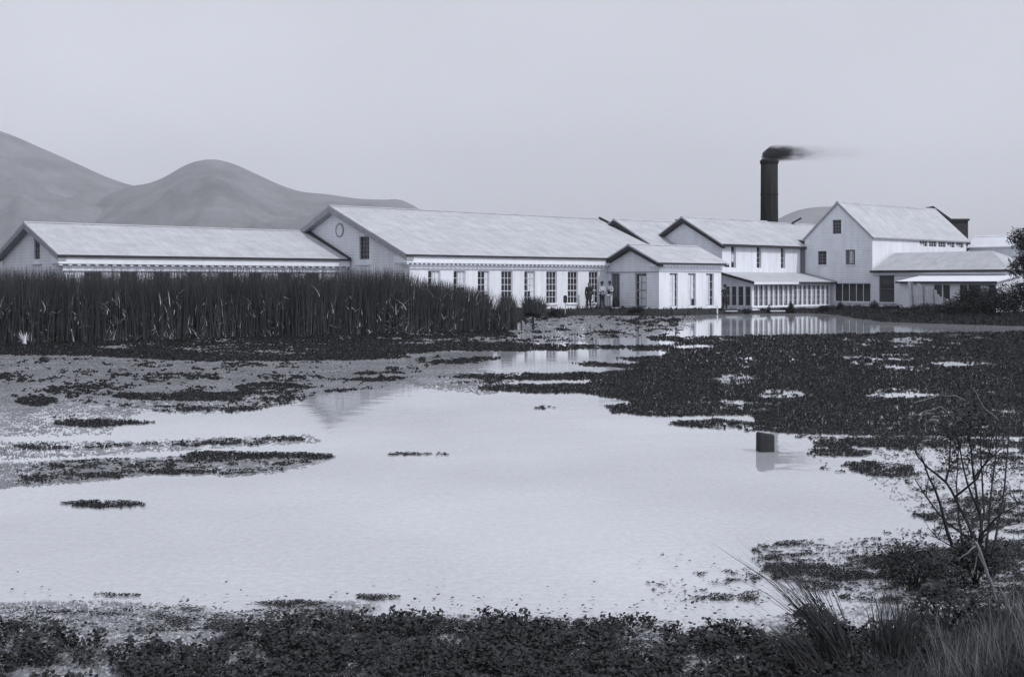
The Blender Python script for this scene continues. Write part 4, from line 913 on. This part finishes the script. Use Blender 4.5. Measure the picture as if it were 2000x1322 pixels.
for i in range(120):
    b = random.choice(B1); j = random.randint(len(b)//2, len(b)-1); x, y = b[j]; a = random.gauss(-1.6,.4); ln = random.uniform(15,55)
    stem([(x,y),(x+ln*.5*math.cos(a)+random.uniform(-4,4), y+ln*.5*math.sin(a)),(x+ln*math.cos(a), y+ln*math.sin(a))], .0028, .0012, 'twig', 'bark', random.uniform(-.1,.3), random.uniform(-.2,.4))
mb = MB()
for (x, y, r, n) in ((1855,880,26,150),(1880,890,24,140),(1905,870,26,150),(1895,830,30,140),(1935,850,30,140),(1870,835,24,90),(1930,800,30,220),(1950,900,30,180),(1900,800,30,160),(1945,960,26,120)):
    for _ in range(n):
        q = sp(x+random.gauss(0,r*.5), y+random.gauss(0,r*.7), random.uniform(-.1,.35)); s = random.uniform(.015,.035); mb.leaf(q, random.uniform(0,6.28), s, s*.5, random.uniform(-.9,.9))
mb.build('sparse_leaves', M['leaf'], rt)

# ------------------------------------------------------------------ air
HD = .00020
mb = MB(); mb.box(-5900, 5900, -310, 5900, -2.5, 620); hz = mb.build('haze', None); tag(hz, 'pale thin haze over the valley', 'haze', kind='stuff')
m = bpy.data.materials.new('thin_haze'); m.use_nodes = True; nt = m.node_tree; nt.nodes.remove(nt.nodes['Principled BSDF'])
v = nt.nodes.new('ShaderNodeVolumePrincipled'); v.inputs['Color'].default_value = (.93,.95,1,1); v.inputs['Density'].default_value = HD; v.inputs['Anisotropy'].default_value = .2
nt.links.new(v.outputs[0], nt.nodes['Material Output'].inputs['Volume']); hz.data.materials.append(m)

# ------------------------------------------------------------------ sky, sun, camera
SUN = Vector((.80, -.62, 0)).normalized(); EL = math.radians(46)
sv = Vector((SUN.x*math.cos(EL), SUN.y*math.cos(EL), math.sin(EL)))
ld = bpy.data.lights.new('sun', 'SUN'); ld.energy = 2.1; ld.angle = math.radians(.6); ld.color = (1, .985, .965)
lo = bpy.data.objects.new('sun', ld); COL.objects.link(lo); lo.rotation_euler = sv.to_track_quat('Z', 'Y').to_euler(); lo.location = (30,-10,40)
w = bpy.data.worlds.new('World'); S.world = w; w.use_nodes = True; nt = w.node_tree; N = nt.nodes; Lk = nt.links
bg = N['Background']; sky = N.new('ShaderNodeTexSky'); sky.sky_type = 'NISHITA'; sky.sun_disc = False; sky.sun_elevation = EL
sky.sun_rotation = math.atan2(SUN.x, SUN.y); sky.dust_density = 2.5; sky.air_density = 1.0; sky.ozone_density = 1.0
bw = N.new('ShaderNodeRGBToBW'); Lk.new(sky.outputs[0], bw.inputs[0])
pw = N.new('ShaderNodeMath'); pw.operation = 'POWER'; pw.inputs[1].default_value = .45; Lk.new(bw.outputs[0], pw.inputs[0])     # thin even overcast softens the sky's gradient
tc = N.new('ShaderNodeTexCoord'); mp = N.new('ShaderNodeMapping'); mp.inputs['Scale'].default_value = (1,1,2.2); Lk.new(tc.outputs['Generated'], mp.inputs[0])
nzs = N.new('ShaderNodeTexNoise'); nzs.inputs['Scale'].default_value = 2.2; nzs.inputs['Detail'].default_value = 6; Lk.new(mp.outputs[0], nzs.inputs['Vector'])
mr = N.new('ShaderNodeMapRange'); mr.inputs[1].default_value = .3; mr.inputs[2].default_value = .7; mr.inputs[3].default_value = .90; mr.inputs[4].default_value = 1.08; Lk.new(nzs.outputs['Fac'], mr.inputs[0])
ml = N.new('ShaderNodeMath'); ml.operation = 'MULTIPLY'; Lk.new(pw.outputs[0], ml.inputs[0]); Lk.new(mr.outputs[0], ml.inputs[1])
m3 = N.new('ShaderNodeMix'); m3.data_type = 'RGBA'; m3.blend_type = 'MULTIPLY'; m3.inputs[0].default_value = 1; m3.inputs[7].default_value = (.955,.985,1.10,1)
Lk.new(ml.outputs[0], m3.inputs[6]); m4 = N.new('ShaderNodeVectorMath'); m4.operation = 'SCALE'; m4.inputs['Scale'].default_value = 3.0
Lk.new(m3.outputs[2], m4.inputs[0]); Lk.new(m4.outputs[0], bg.inputs[0]); bg.inputs[1].default_value = .14

cd = bpy.data.cameras.new('camera'); co = bpy.data.objects.new('camera', cd); COL.objects.link(co)
co.location = (0,0,H); co.rotation_euler = (math.pi/2,0,0); cd.sensor_width = 36; cd.lens = 36*F/2000
cd.shift_x = (1000-CX)/2000; cd.shift_y = -(661-HY)/2000; cd.clip_end = 9000; cd.clip_start = .1
S.camera = co
vs = S.view_settings; vs.view_transform = 'Standard'; vs.look = 'None'; vs.exposure = .12; vs.gamma = 1
try:
    S.cycles.use_denoising = True; S.cycles.max_bounces = 8; S.cycles.volume_bounces = 1; S.cycles.transparent_max_bounces = 8
except Exception: pass
